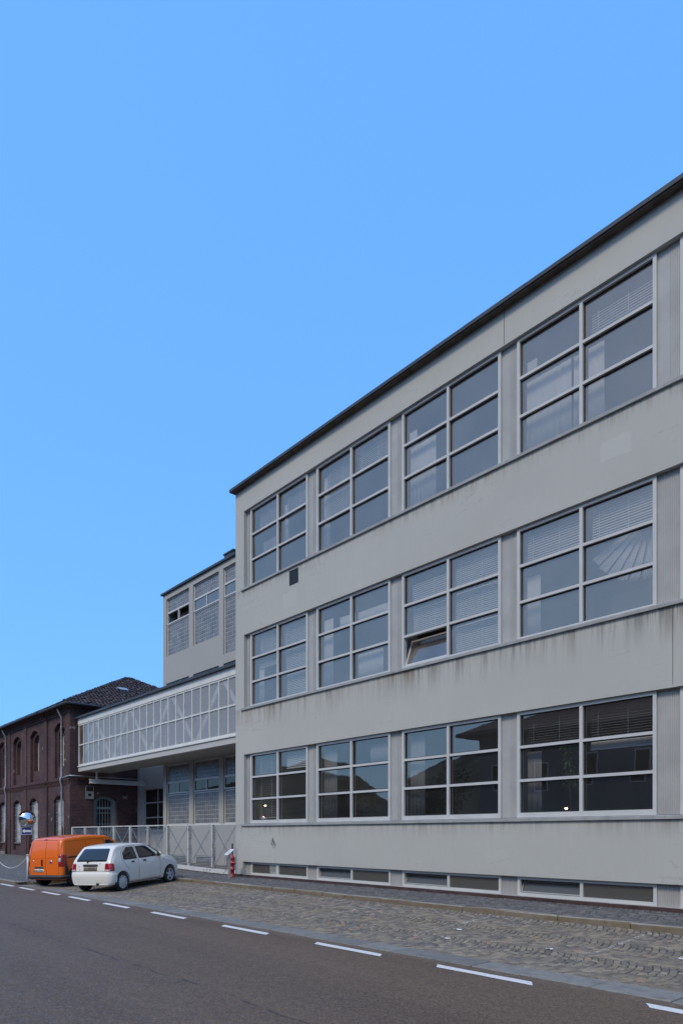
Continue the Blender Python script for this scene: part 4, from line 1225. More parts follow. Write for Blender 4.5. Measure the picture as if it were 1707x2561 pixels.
for i in range(len(PX) - 1):
    par = fn if i < 5 else gt
    zb = z_walk(PX[i], 13.4) + .06
    fence_panel(par, PX[i], PX[i + 1], zb + .1)
    MB().box(PX[i] - .03, PX[i] + .03, YFN - .05, YFN + .05, zb - .04, 2.15).build('post', 'rusty_white' if i > 4 else 'white_metal', par)
    m = MB(); m.box(PX[i] + .034, PX[i] + .14, YFN + .03, YFN + .034, zb + .1, 2.1)
    if i >= 5: 
        l = MB(); z = zb + .15
        while z < 2.08: l.box(PX[i] + .034, PX[i] + .15, YFN + .026, YFN + .04, z, z + .02); z += .055
        l.build('ladder_strip', 'iron', par, kind='stuff')
    if i < 5: MB().box(PX[i] + .03, PX[i + 1] - .03, YFN - .02, YFN + .02, zb, zb + .05).build('bottom_rail', 'white_metal', par)
MB().box(PX[0] - .03, PX[5] - .002, YFN - .03, YFN + .03, 2.152, 2.20).build('top_rail', 'rusty_white', fn)
MB().box(PX[5], PX[-1], YFN - .03, YFN + .03, 2.152, 2.20).build('top_rail', 'rusty_white', gt)
mb = MB(); xs = [PX[5] + .03 + (PX[-1] - PX[5] - .03) * i / 8 for i in range(9)]
vs, fs = [], []
for x in xs:
    zb = z_walk(x, 13.4)
    for y, z in ((YFN - .06, zb + .03), (YFN - .06, zb + .19), (YFN - .005, zb + .19), (YFN - .005, zb + .03)): vs.append((x, y, z))
for i in range(8):
    for k in range(4): l = (k + 1) % 4; fs.append((4 * i + k, 4 * i + l, 4 * i + 4 + l, 4 * i + 4 + k))
fs += [(0, 1, 2, 3), (32, 35, 34, 33)]
mb.add(vs, fs); mb.build('bottom_rail', 'rusty_white', gt)

# ================================================================== small street things
# fire hydrant
hx, hy = -20.18, 12.80; hz = z_walk(hx, hy)
hy_ = thing('fire_hydrant', 'red pillar fire hydrant at the corner of the factory', 'hydrant', (hx, hy, hz))
MB().lathe([(.115, 0), (.115, .04), (.085, .05), (.08, .24), (.10, .25), (.10, .30), (.08, .31), (.08, .46), (.10, .47), (.105, .53), (.085, .54), (.08, .62), (.10, .64), (.085, .70), (.04, .74), (.035, .80), (.0, .81)], (hx, hy, hz), n=18).build('body', 'red', hy_, True)
for dx, dy in ((1, 0), (-1, 0), (0, -1)):
    o = MB(); pr = [(.045, .06), (.045, .12), (.055, .125), (.055, .15), (.02, .16), (.02, .18), (0, .18)]
    o.lathe([(r_, h * (dx or dy)) for r_, h in pr], (hx, hy, hz + .5), 'X' if dx else 'Y', 12)
    o.build('outlet_cap', 'red', hy_, True)
# information stand
sx, sy = -19.48, 12.25; sz = z_walk(sx, sy)
st = thing('information_stand', 'slim grey steel stand with a tilted white panel beside the hydrant', 'stand', (sx, sy, sz), R(12))
MB().box(-.045, .045, -.02, .02, 0, .86).build('post', 'steel_grey', st, local=True)
MB().add([(-.09, -.14, .80), (.09, -.14, .80), (.09, .14, .98), (-.09, .14, .98), (-.09, -.15, .815), (.09, -.15, .815), (.09, .13, .995), (-.09, .13, .995)],
         [(0, 3, 2, 1), (4, 5, 6, 7), (0, 1, 5, 4), (1, 2, 6, 5), (2, 3, 7, 6), (3, 0, 4, 7)]).build('panel', 'paper', st, local=True)
m = MB()
for k in range(4):
    t = .2 + k * .17; y = -.15 + .28 * t; z = .815 + .18 * t + .002
    m.add([(-.06, y, z), (.06 - .02 * (k % 2), y, z), (.06 - .02 * (k % 2), y + .02, z + .013), (-.06, y + .02, z + .013)], [(0, 1, 2, 3)])
m.build('print', 'steel_grey', st, local=True)
dx_, dy_ = -20.63, 13.10; dz_ = z_walk(dx_, dy_)
dp = thing('dark_post', 'thin dark post standing against the factory corner behind the hydrant', 'post', (dx_, dy_, dz_))
MB().box(dx_ - .025, dx_ + .025, dy_ - .02, dy_ + .02, dz_, 1.46).build('post', 'dark_post', dp)
MB().box(dx_ - .035, dx_ + .035, dy_ - .03, dy_ + .03, 1.46, 1.475).build('cap', 'dark_post', dp)

# traffic mirror with a one-way arrow
mx_, my_ = -27.0, 8.20; mz_ = z_walk(mx_, my_)
tm = thing('traffic_mirror', 'round convex traffic mirror with orange rim on a rusty post above an arrow sign', 'mirror', (mx_, my_, mz_), R(72))
MB().tube([(0, 0, 0), (0, 0, 2.45)], .035, 10).build('post', 'iron', tm, True, True)
rimm = MB().lathe([(.30, .0), (.315, -.02), (.315, -.045), (.285, -.06), (.285, -.05), (.295, -.02)], (-.06, -.05, 2.24), 'Y', 28).build('rim', 'galv', tm, True, True)
prof = [(.288 * math.sin(R(a)) / math.sin(R(46)), -.05 - .12 * (math.cos(R(a)) - math.cos(R(46))) / (1 - math.cos(R(46)))) for a in range(46, -1, -4)]
MB().lathe(prof + [(0, -.17)], (-.06, -.05, 2.24), 'Y', 28).build('mirror_dome', 'chrome', tm, True, True)
pk = MB(); n = 9
for i in range(n):
    a0, a1 = R(30 + 120 * i / n), R(30 + 120 * (i + 1) / n)
    pk.add([(-.06 + r_ * math.cos(a), y, 2.24 + r_ * math.sin(a)) for a in (a0, a1) for r_ in (.317, .325) for y in (.0, -.17)],
           [(0, 1, 5, 4), (2, 6, 7, 3), (1, 3, 7, 5), (0, 4, 6, 2)])
pk.build('hood', 'mirror_rim', tm, local=True)
tag(MB().box(0, 0, 0, 0, 0, 0).build('x', 'black'), '', '') if False else None
asg = thing('arrow_sign', 'small blue sign with a white left arrow below the traffic mirror', 'sign', (mx_, my_, mz_ + 1.66), R(62))
MB().box(-.24, .10, -.052, -.045, 0, .25).build('plate', 'blue', asg, local=True)
MB().box(-.24, .10, -.0525, -.0445, -.012, -.001).box(-.24, .10, -.0525, -.0445, .251, .262).box(.101, .112, -.0525, -.0445, -.012, .262).box(-.252, -.241, -.0525, -.0445, -.012, .262).build('border', 'paper', asg, local=True)
MB().prism([(-.225, .125), (-.13, .205), (-.13, .16), (.09, .16), (.09, .09), (-.13, .09), (-.13, .045)], -.0545, -.0525).build('arrow', 'paper', asg, local=True)
MB().box(-.04, .04, -.044, -.035, .06, .19).build('bracket', 'galv', asg, local=True)

# chain barrier
cb = thing('chain_post', 'pale metal post carrying the chain at the pavement corner', 'post', (-25.35, 7.66, .1))
MB().tube([(-25.35, 7.66, .1), (-25.35, 7.66, 1.06)], .032, 10).build('post', 'white_metal', cb, True)
MB().lathe([(.045, 0), (.045, .02), (.03, .035), (0, .04)], (-25.35, 7.66, 1.06), n=12).build('cap', 'white_metal', cb, True)
cb2 = thing('chain_post', 'pale metal post at the far end of the sagging chain', 'post', (-29.6, 7.66, .1))
MB().tube([(-29.6, 7.66, .1), (-29.6, 7.66, 1.06)], .032, 10).build('post', 'white_metal', cb2, True)
MB().lathe([(.045, 0), (.045, .02), (.03, .035), (0, .04)], (-29.6, 7.66, 1.06), n=12).build('cap', 'white_metal', cb2, True)
mb = MB(); N = 84
cp = [Vector((-25.38 - 4.19 * i / N, 7.66, 1.02 - .48 * (1 - (2 * i / N - 1) ** 2))) for i in range(N + 1)]
for i in range(N):
    p, q = cp[i], cp[i + 1]; d = (q - p); sd_ = Vector((0, 1, 0)) if i % 2 else d.normalized().cross(Vector((0, 1, 0))); c = (p + q) / 2; L = d.length * .68; dn = d.normalized()
    loop = [c + dn * (L * math.cos(t)) + sd_ * (.016 * math.sin(t)) for t in [2 * math.pi * k / 8 for k in range(9)]]
    mb.tube(loop, .0055, 4)
tag(mb.build('barrier_chain', 'white_metal'), 'pale chain hanging in a curve between posts on the far pavement', 'chain')
# rusty cover strip on far pavement
tag(MB().box(-29.4, -28.5, 10.0, 10.3, .245, .275).build('rusty_cover', 'iron'), 'rusty flat iron cover lying on the far pavement', 'cover')

# litter
lit = [(-7.7, 9.55, 'small crumpled white and green wrapper on the cobbles', .07), (-7.35, 8.85, 'torn scrap of white paper on the cobbles left of centre', .05), (-5.6, 9.1, 'small flat white paper scrap on the middle of the cobbles', .055),
       (-4.15, 10.85, 'crumpled white tissue on the cobbles close to the kerb', .07), (-3.95, 10.5, 'small white paper fleck beside the tissue near the kerb', .04), (-3.9, 9.6, 'little white scrap on the cobbles at the right edge', .04)]
for x, y, lab, s in lit:
    z = z_bay(x, y) + .008; mb = MB(); vs, fs = [], []
    n = 4
    for i in range(n + 1):
        for j in range(n + 1): vs.append((x + s * (i / n - .5) * 2 + random.uniform(-.01, .01), y + s * (j / n - .5) * 1.1 + random.uniform(-.01, .01), z + random.uniform(0, s * .35)))
    for i in range(n):
        for j in range(n): a = i * (n + 1) + j; fs.append((a, a + n + 1, a + n + 2, a + 1))
    mb.add(vs, fs); tag(mb.build('paper_scrap', 'paper'), lab, 'litter', 'litter on the parking bay')
# weeds and moss in the joints
mb = MB()
for cx, cy, n, sp in ((-9.2, 11.2, 26, .12), (-12.0, 11.1, 30, .3), (-6.9, 8.3, 40, .5), (-9.5, 8.3, 60, .7), (-13.5, 8.6, 60, .8), (-4.5, 8.1, 30, .5), (-16, 8.3, 60, .9), (-10.5, 9.2, 30, .5), (-5.0, 11.25, 14, .1)):
    for _ in range(n):
        x, y = cx + random.gauss(0, sp), cy + random.gauss(0, sp * .5)
        if not 7.98 < y < 11.28: continue
        z = z_bay(x, y) - .012
        for b in range(4):
            a = random.uniform(0, 6.28); h = random.uniform(.012, .035); w = .004
            d = Vector((math.cos(a), math.sin(a), 0)); s = Vector((-d.y, d.x, 0)) * w; p = Vector((x, y, z)) + d * random.uniform(0, .015)
            mb.add([p - s, p + s, p + d * h * .5 + Vector((0, 0, h))], [(0, 1, 2)])
o = mb.build('joint_weeds', 'leaf', kind='stuff'); o['label'] = 'tiny green weeds growing in the cobble joints'; o['category'] = 'weeds'

# ================================================================== vehicles
def catmull(pts, n=6):
    out = []
    for i in range(len(pts) - 1):
        p0, p1, p2, p3 = pts[max(i - 1, 0)], pts[i], pts[i + 1], pts[min(i + 2, len(pts) - 1)]
        for k in range(n):
            t = k / n
            out.append(tuple(.5 * (2 * p1[d] + (p2[d] - p0[d]) * t + (2 * p0[d] - 5 * p1[d] + 4 * p2[d] - p3[d]) * t * t + (3 * p1[d] - p0[d] - 3 * p2[d] + p3[d]) * t ** 3) for d in (0, 1)))
    return out + [pts[-1]]
def lerp_tab(tab, v):
    if v <= tab[0][0]: return tab[0][1]
    for (a, b), (c, d) in zip(tab[:-1], tab[1:]):
        if v <= c: return b + (d - b) * (v - a) / (c - a) if c > a else d
    return tab[-1][1]

class Hull:
    def __init__(s, top, W, side, bot, Rr=.16, Rf=.45, rc=.09, crown=.03):
        s.T = catmull(top); s.W, s.side, s.bot, s.Rr, s.Rf, s.rc, s.crown = W, side, bot, Rr, Rf, rc, crown
        im = max(range(len(s.T)), key=lambda i: s.T[i][1])
        s.rear = [(z, x) for x, z in s.T[:im + 1]]; s.front = [(z, x) for x, z in reversed(s.T[im:])]
    def xr(s, z): return lerp_tab(s.rear, z)
    def xf(s, z): return lerp_tab(s.front, z)
    def w(s, x, z):
        v = s.W * lerp_tab(s.side, z)
        d = x - s.xr(z)
        if d < s.Rr: q = (s.Rr - max(0, d)) / s.Rr; v -= s.Rr * (1 - math.sqrt(max(0, 1 - q * q)))
        d = s.xf(z) - x
        if d < s.Rf: q = (s.Rf - max(0, d)) / s.Rf; v -= s.Rf * .6 * (1 - math.sqrt(max(0, 1 - q * q)))
        return max(.05, v)
    def mesh(s):
        rings = []
        for x, t in s.T:
            b = lerp_tab(s.bot, x); rc = min(s.rc, (t - b) * .4)
            half = [(0, b), (s.w(x, b) * .6, b), (s.w(x, b + .05) - .04, b)]
            zt = t - rc
            for k in range(13):
                z = b + .04 + (zt - b - .04) * k / 12; half.append((s.w(x, z), z))
            we = s.w(x, zt)
            for k in range(1, 6):
                a = R(90 * k / 5); half.append((we - rc + rc * math.cos(a), zt + rc * math.sin(a) - s.crown * .0))
            e = max(.02, we - rc)
            for k in (.75, .5, .25, 0): half.append((e * k, t + s.crown * (1 - k * k) * min(1, (t - b) / .8)))
            ring = half + [(-y, z) for y, z in half[-2:0:-1]]
            rings.append([(x, y, z) for y, z in ring])
        n = len(rings[0]); mb = MB()
        vs = [p for r in rings for p in r]; fs = []
        for i in range(len(rings) - 1):
            for k in range(n): l = (k + 1) % n; fs.append((i * n + k, i * n + l, (i + 1) * n + l, (i + 1) * n + k))
        fs.append(tuple(range(n))); fs.append(tuple(range((len(rings) - 1) * n, len(rings) * n))[::-1])
        mb.add(vs, fs); return mb
    def rear_pt(s, y, z, eps):
        W = s.W * lerp_tab(s.side, z); yy = min(abs(y), W - .002); d = 0
        zt = z; z = z - s.crown * max(0, 1 - (yy / max(.1, W - s.rc)) ** 2) * min(1, max(0, z - .26) / .8)
        if yy > W - s.Rr: d = s.Rr - math.sqrt(max(0, s.Rr ** 2 - (yy - (W - s.Rr)) ** 2))
        # outward normal mixes rear and sideways
        nx = -1.0; ny = 0
        if yy > W - s.Rr: q = (yy - (W - s.Rr)) / s.Rr; ny = q; nx = -math.sqrt(max(.05, 1 - q * q))
        slope = (s.xr(z + .02) - s.xr(z - .02)) / .04
        nrm = Vector((nx, math.copysign(ny, y), slope * abs(nx))).normalized()
        return Vector((s.xr(z) + d, math.copysign(yy, y), zt)) + nrm * eps
    def side_pt(s, x, z, sgn, eps): return Vector((x, sgn * (s.w(x, z) + eps), z))

def patch(poly, fn, name, mat, parent, step=.06, th=.012):
    """surface patch: polygon in 2D, cut into a grid and laid on the hull by fn(a, b, eps)"""
    bm = bmesh.new(); f = bm.faces.new([bm.verts.new((a, b, 0)) for a, b in poly])
    for ax in (0, 1):
        lo, hi = min(p[ax] for p in poly), max(p[ax] for p in poly); v = lo + step
        while v < hi - .01:
            co = [0, 0, 0]; co[ax] = v; no = [0, 0, 0]; no[ax] = 1
            bmesh.ops.bisect_plane(bm, geom=bm.verts[:] + bm.edges[:] + bm.faces[:], plane_co=co, plane_no=no); v += step
    bm.verts.index_update()
    top = [fn(v.co.x, v.co.y, .004) for v in bm.verts]; base = [fn(v.co.x, v.co.y, -th) for v in bm.verts]
    n = len(top); fs = [tuple(v.index for v in f.verts) for f in bm.faces]
    out = list(fs)
    for e in bm.edges:
        if len(e.link_faces) == 1: a, b = e.verts[0].index, e.verts[1].index; out.append((a, b, n + b, n + a))
    bm.free()
    return MB().add(top + base, out).build(name, mat, parent, True, True)

def rounded(poly, r=.04, n=4):
    out = []; N = len(poly)
    for i in range(N):
        p0, p1, p2 = Vector(poly[i - 1]), Vector(poly[i]), Vector(poly[(i + 1) % N])
        a = (p0 - p1); b = (p2 - p1); rr = min(r, a.length * .45, b.length * .45)
        s, e = p1 + a.normalized() * rr, p1 + b.normalized() * rr
        for k in range(n + 1):
            t = k / n; q = s * (1 - t) ** 2 + p1 * 2 * t * (1 - t) + e * t * t; out.append((q.x, q.y))
    return out
def seam(path, fn, parent, w=.008, name='panel_gap'):
    mb = MB(); vs, fs = [], []
    pts = [Vector(p) for p in path]
    fine = []
    for a, b in zip(pts[:-1], pts[1:]):
        k = max(1, int((b - a).length / .06)); fine += [a.lerp(b, i / k) for i in range(k)]
    fine.append(pts[-1])
    for i, p in enumerate(fine):
        d = (fine[min(i + 1, len(fine) - 1)] - fine[max(i - 1, 0)]).normalized(); q = Vector((-d.y, d.x)) * w / 2
        for c in (p + q, p - q): vs += [fn(c.x, c.y, .002), fn(c.x, c.y, -.01)]
    for i in range(len(fine) - 1):
        a, b = 4 * i, 4 * i + 4; fs += [(a, b, b + 2, a + 2), (a, a + 1, b + 1, b), (a + 2, b + 2, b + 3, a + 3)]
    return MB().add(vs, fs).build(name, 'gasket', parent, False, True)

def cut_arches(me, centres, rad, W):
    """wheel arches cut out of the body with a boolean, baked to a mesh"""
    o = bpy.data.objects.new('tmp', me); COL.objects.link(o); tmp = [o]
    for cx, cz in centres:
        for s in (-1, 1):
            c = MB().lathe([(rad, -.28 if s > 0 else -.25), (rad, .25 if s > 0 else .28)], (cx, s * (W - .06), cz), 'Y', 32).build('tmpc', 'gasket')
            m = o.modifiers.new('b', 'BOOLEAN'); m.operation = 'DIFFERENCE'; m.object = c; m.solver = 'EXACT'; tmp.append(c)
    dg = bpy.context.evaluated_depsgraph_get(); dg.update()
    new = bpy.data.meshes.new_from_object(o.evaluated_get(dg))
    for t in tmp: bpy.data.objects.remove(t)
    return new
def smooth_angle(me, ang=35):
    me.polygons.foreach_set('use_smooth', [True] * len(me.polygons))
    bm = bmesh.new(); bm.from_mesh(me)
    for e in bm.edges: e.smooth = not (len(e.link_faces) == 2 and e.calc_face_angle(0) > R(ang))
    bm.to_mesh(me); bm.free()

def wheel(parent, x, y, s, rad, wid, kind):
    """tyre (> rim): kind trim = pressed wheel cover, star = five spoke alloy"""
    t = MB().lathe([(rad * .73, -wid / 2), (rad * .92, -wid / 2), (rad * .985, -wid * .40), (rad, -wid * .25), (rad, wid * .25), (rad * .985, wid * .40), (rad * .92, wid / 2), (rad * .73, wid / 2), (rad * .68, wid * .2), (rad * .68, -wid * .2), (rad * .73, -wid / 2)], (0, 0, 0), 'Y', 32).build('wheel', 'rubber', parent, True, True)
    t.location = (x, y, rad)
    q = rad * .73; d = s * wid * .40
    if kind == 'trim':
        rim = MB().lathe([(0, d + s * .022), (q * .25, d + s * .020), (q * .62, d + s * .010), (q * .72, d - s * .006), (q * .88, d), (q, d + s * .008), (q, d - s * .05), (0, d - s * .05)], (0, 0, 0), 'Y', 28).build('rim', 'rim_steel', t, True, True)
        hl = MB()
        for k in range(9):
            a = 2 * math.pi * k / 9; c = Vector((q * .80 * math.cos(a), d + s * .0, q * .80 * math.sin(a)))
            tg = Vector((-math.sin(a), 0, math.cos(a))); rd = Vector((math.cos(a), 0, math.sin(a)))
            pts = [c + rd * (q * .06 * math.cos(u)) + tg * (q * .07 * math.sin(u)) for u in [2 * math.pi * i / 8 for i in range(8)]]
            vs = [p + Vector((0, s * .004, 0)) for p in pts] + [p - Vector((0, s * .02, 0)) for p in pts]
            hl.add(vs, [tuple(range(8)), tuple(range(8, 16))] + [(i, (i + 1) % 8, 8 + (i + 1) % 8, 8 + i) for i in range(8)])
        hl.build('rim_slot', 'black', t, False, True)
    elif kind == 'star':
        MB().lathe([(0, d - s * .05), (q * .95, d - s * .05), (q * .95, d - s * .055), (0, d - s * .06)], (0, 0, 0), 'Y', 28).build('brake_disc', 'black', t, True, True)
        r = MB().lathe([(q * .90, d - s * .05), (q * .90, d + s * .006), (q, d + s * .010), (q, d - s * .05)], (0, 0, 0), 'Y', 28, 0, False)
        for k in range(5):
            a = 2 * math.pi * (k + .25) / 5; rd = Vector((math.cos(a), 0, math.sin(a))); tg = Vector((-math.sin(a), 0, math.cos(a))); ay = Vector((0, s, 0))
            vs = []
            for t_, wv in ((.05, .20), (.93, .10)):
                for e in (-1, 1):
                    for h in (.008, -.03): vs.append(rd * q * t_ + tg * (e * wv * q) + ay * h + Vector((0, d, 0)))
            r.add(vs, [(0, 2, 6, 4), (1, 5, 7, 3), (0, 4, 5, 1), (2, 3, 7, 6), (4, 6, 7, 5), (0, 1, 3, 2)])
        r.lathe([(q * .2, d - s * .03), (q * .2, d + s * .014), (q * .1, d + s * .02), (0, d + s * .02)], (0, 0, 0), 'Y', 16)
        r.build('rim', 'rim_steel', t, False, True)
    else:
        MB().lathe([(0, d - s * .02), (q * .4, d - s * .02), (q * .7, d - s * .035), (q * .95, d - s * .0), (q, d), (q, d - s * .06), (0, d - s * .06)], (0, 0, 0), 'Y', 28).build('rim', 'black' if kind == 'dark' else 'rim_steel', t, True, True)
    return t

def text_mesh(txt, size, mat, parent, loc, rot, name='lettering'):
    cu = bpy.data.curves.new(name, 'FONT'); cu.body = txt; cu.size = size; cu.align_x = 'CENTER'; cu.align_y = 'CENTER'; cu.extrude = .001
    o = bpy.data.objects.new('tmp', cu); COL.objects.link(o)
    dg = bpy.context.evaluated_depsgraph_get(); dg.update()
    me = bpy.data.meshes.new_from_object(o.evaluated_get(dg)); bpy.data.objects.remove(o); bpy.data.curves.remove(cu)
    me.materials.clear(); me.materials.append(M[mat]); me.name = name
    ob_ = link(name, me, parent, True); ob_.location = loc; ob_.rotation_euler = rot
    return ob_

def sweep_bumper(H, z0, z1, xlen, off, name, mat, parent, bulge=.02, rear=True):
    """bumper wrapped round the tail of the hull"""
    zm = (z0 + z1) / 2; W = H.W * lerp_tab(H.side, zm); path = []
    n = 10; x0 = H.xr(zm)
    Rr = H.Rr + .04
    for i in range(6): path.append((x0 + Rr + (xlen - Rr) * (1 - i / 6), W))
    for i in range(n + 1): a = R(90 * i / n); path.append((x0 + Rr - Rr * math.sin(a), W - Rr + Rr * math.cos(a)))
    path += [(x, -y) for x, y in reversed(path)]
    prof = [(-.03, z0), (off * .5, z0), (off, z0 + .03), (off + bulge * .6, z0 + (z1 - z0) * .35), (off + bulge, z0 + (z1 - z0) * .62), (off + bulge * .6, z1 - .03), (off * .6, z1), (-.03, z1)]
    vs, fs = [], []
    for i, p in enumerate(path):
        a, b = Vector(path[max(0, i - 1)]), Vector(path[min(len(path) - 1, i + 1)]); d = (b - a).normalized(); nn = Vector((d.y, -d.x))
        if nn.dot(Vector(p) - Vector((x0 + 1, 0))) < 0: nn = -nn
        for o_, z in prof: vs.append((p[0] + nn.x * o_, p[1] + nn.y * o_, z))
    k = len(prof)
    for i in range(len(path) - 1):
        for j in range(k): l = (j + 1) % k; fs.append((i * k + j, i * k + l, (i + 1) * k + l, (i + 1) * k + j))
    fs += [tuple(range(k)), tuple(range((len(path) - 1) * k, len(path) * k))[::-1]]
    mb = MB().add(vs, fs); me = mb.mesh(name, mat); smooth_angle(me, 40)
    return link(name, me, parent, True)

def place(o, axle, x_axle, head, gz):
    d = Vector(head).normalized(); yaw = math.atan2(d.y, d.x)
    o.location = (axle[0] - d.x * x_axle, axle[1] - d.y * x_axle, gz - x_axle * .055 * d.y)
    o.rotation_euler = (.055 * -(-d.x) * -1 if False else -.055 * abs(d.x), -.055 * d.y, yaw)

# ---- white hatchback
car = thing('white_hatchback', 'small old white five door hatchback parked nose in beside the orange van', 'car')
H = Hull([(.07, .30), (.07, .50), (.085, .66), (.11, .80), (.15, .93), (.30, 1.14), (.46, 1.32), (.62, 1.395), (1.2, 1.435), (1.9, 1.40), (2.2, 1.31), (2.72, 1.00), (2.95, .94), (3.35, .83), (3.58, .70), (3.68, .50), (3.68, .30)],
         .79, [(.2, .93), (.35, .975), (.55, 1.0), (.80, .995), (.93, .965), (1.40, .775), (1.5, .74)], [(0, .24), (.5, .2), (3.3, .2), (3.68, .24)], .13, .5, .075, .025)
CW, CB, CR = .62, 2.36, .285
me = cut_arches(H.mesh().mesh('body', ['car_white', 'black']), [(CW, CR + .01), (CW + CB, CR + .01)], CR + .045, .79); smooth_angle(me, 30)
link('body', me, car, True)
MB().box(.5, 3.2, -.5, .5, .17, .26).build('underbody', 'black', car, local=True)
rp = lambda a, b, e: H.rear_pt(a, b, e)
patch(rounded([(-.60, .945), (.60, .945), (.50, 1.325), (-.50, 1.325)], .06), rp, 'rear_window', 'car_glass', car)
seam([(-.62, .93), (-.655, .66), (.655, .66), (.62, .93)], rp, car)
for s in (1, -1):
    tl = patch(rounded([(s * .56, .655), (s * .775, .655), (s * .765, .885), (s * .56, .885)][::s], .025), lambda a, b, e: H.rear_pt(a, b, e + .006), 'tail_lamp', 'lamp_red', car, .02)
    patch(rounded([(.13, .66), (.25, .66), (.24, .88), (.17, .88)], .02), lambda a, b, e, s=s: H.side_pt(a, b, s, e + .002), 'tail_lamp_wrap', 'lamp_red', car, .02)
    patch([(s * .58, .665), (s * .74, .665), (s * .74, .705), (s * .58, .705)][::s], lambda a, b, e: H.rear_pt(a, b, e + .010), 'reverse_lamp', 'lamp_clear', tl)
patch(rounded([(-.28, .80), (.28, .80), (.28, .865), (-.28, .865)], .02), lambda a, b, e: H.rear_pt(a, b, e + .014), 'tailgate_handle', 'car_plastic', car)
pb = patch([(-.26, .672), (.26, .672), (.26, .782), (-.26, .782)], lambda a, b, e: H.rear_pt(a, b, e + .004), 'number_plate', 'plate_old', car)
patch([(-.06, .72), (.06, .72), (.06, .721), (-.06, .721)], lambda a, b, e: H.rear_pt(a, b, e + .005), 'plate_line', 'plate_old', pb)
for k, (ch, m_) in enumerate((('TO', 'plate_orange'), ('072200', 'plate_ink'))):
    text_mesh(ch, .088, m_, pb, (H.xr(.727) - .0105, .185 if k == 0 else -.055, .727), (R(90), R(0), R(-90)), 'plate_characters')
for y_, z_ in ((.44, .80), (.42, .71), (-.36, .88)):
    patch(rounded([(y_ - .02, z_ - .015), (y_ + .02, z_ - .015), (y_ + .02, z_ + .015), (y_ - .02, z_ + .015)], .012), rp, 'badge', 'badge', car)
bp_ = sweep_bumper(H, .30, .615, .265, .012, 'rear_bumper', 'car_white', car, .022)
MB().box(-.02, .03, -.6, .6, .475, .483).build('bumper_groove', 'black', bp_, local=True) if False else None
# wiper
wz = MB(); p0 = H.rear_pt(.12, .945, .02); p1 = H.rear_pt(-.38, .985, .02)
wz.bar(p0, p1, .016, .012); wz.lathe([(.018, 0), (.018, .03), (0, .035)], p0 - Vector((.02, 0, .02)), 'X', 8); wz.bar(p0, p0 + Vector((-.005, .02, -.07)), .02, .015)
wz.build('rear_wiper', 'black', car, local=True)
MB().lathe([(.03, .0), (.03, -.10), (.022, -.10), (.022, -.02), (0, -.02)], (.10, -.30, .27), 'X', 12).build('exhaust', 'iron', car, True, True)
for s in (1, -1):
    sp = lambda a, b, e, s=s: H.side_pt(a, b, s, e)
    patch(rounded([(.70, .955), (1.36, .95), (1.30, 1.335), (.98, 1.335), (.74, 1.17)], .05), sp, 'rear_door_window', 'car_glass', car)
    patch(rounded([(1.44, .95), (2.42, .96), (2.02, 1.30), (1.78, 1.335), (1.40, 1.335)], .05), sp, 'front_door_window', 'car_glass', car)
    seam([(1.39, .28), (1.40, .92), (1.35, 1.37)], sp, car); seam([(2.46, .30), (2.47, .95)], sp, car)
    seam([(.92, .62), (.80, .80), (.66, .96), (.68, 1.18), (.92, 1.37), (1.8, 1.375), (2.15, 1.30)], sp, car)
    seam([(.93, .27), (2.46, .27)], sp, car)
    for x in (1.05, 1.62): patch(rounded([(x, .845), (x + .14, .845), (x + .14, .89), (x, .89)], .015), lambda a, b, e, s=s: H.side_pt(a, b, s, e + .012), 'door_handle', 'black', car)
    patch(rounded([(2.66, .80), (2.70, .80), (2.70, .85), (2.66, .85)], .015), sp, 'side_repeater', 'lamp_amber', car)
    patch([(.95, .225), (2.5, .225), (2.5, .245), (.95, .245)], sp, 'rust_line', 'iron', car)
    wm = MB(); yb = H.w(2.34, .97)
    wm.lathe([(0, -.055), (.05, -.05), (.075, -.02), (.08, .03), (.07, .05), (0, .05)], (2.36, s * (yb + .10), 1.015), 'X', 12); wm.bar((2.38, s * (yb - .02), .97), (2.38, s * (yb + .06), .99), .06, .05)
    wmo = wm.build('wing_mirror', 'car_white', car, True, True)
    MB().lathe([(.07, -.052), (.07, -.058), (0, -.058)], (2.362, s * (yb + .10), 1.015), 'X', 12).build('mirror_glass', 'black', wmo, True, True)
    MB().tube([(.75, s * .40, 1.40), (.85, s * .40, 1.425)], .008, 5).build('roof_strip', 'black', car, local=True) if s < 0 else None
    patch(rounded([(3.40, .62), (3.62, .60), (3.60, .74), (3.42, .78)], .03), sp, 'head_lamp', 'lamp_clear', car)
    wheel(car, CW, s * .70, s, CR, .165, 'trim'); wheel(car, CW + CB, s * .70, s, CR, .165, 'star')
fpt = lambda a, b, e: Vector((lerp_tab([(z, x) for x, z in H.T if 1 < x][::-1], b) + e, a, b))
patch(rounded([(-.62, 1.03), (.62, 1.03), (.50, 1.30), (-.50, 1.30)], .05), lambda a, b, e: Vector((H.xf(b) + e, a, b + H.crown + .004)), 'windscreen', 'car_glass', car)
patch(rounded([(-.30, .42), (.30, .42), (.30, .50), (-.30, .50)], .02), lambda a, b, e: Vector((H.xf(b) + e, a, b)), 'grille', 'black', car)
place(car, (-20.92, 8.58), CW, (-.44, .898), z_bay(0, 8.58))

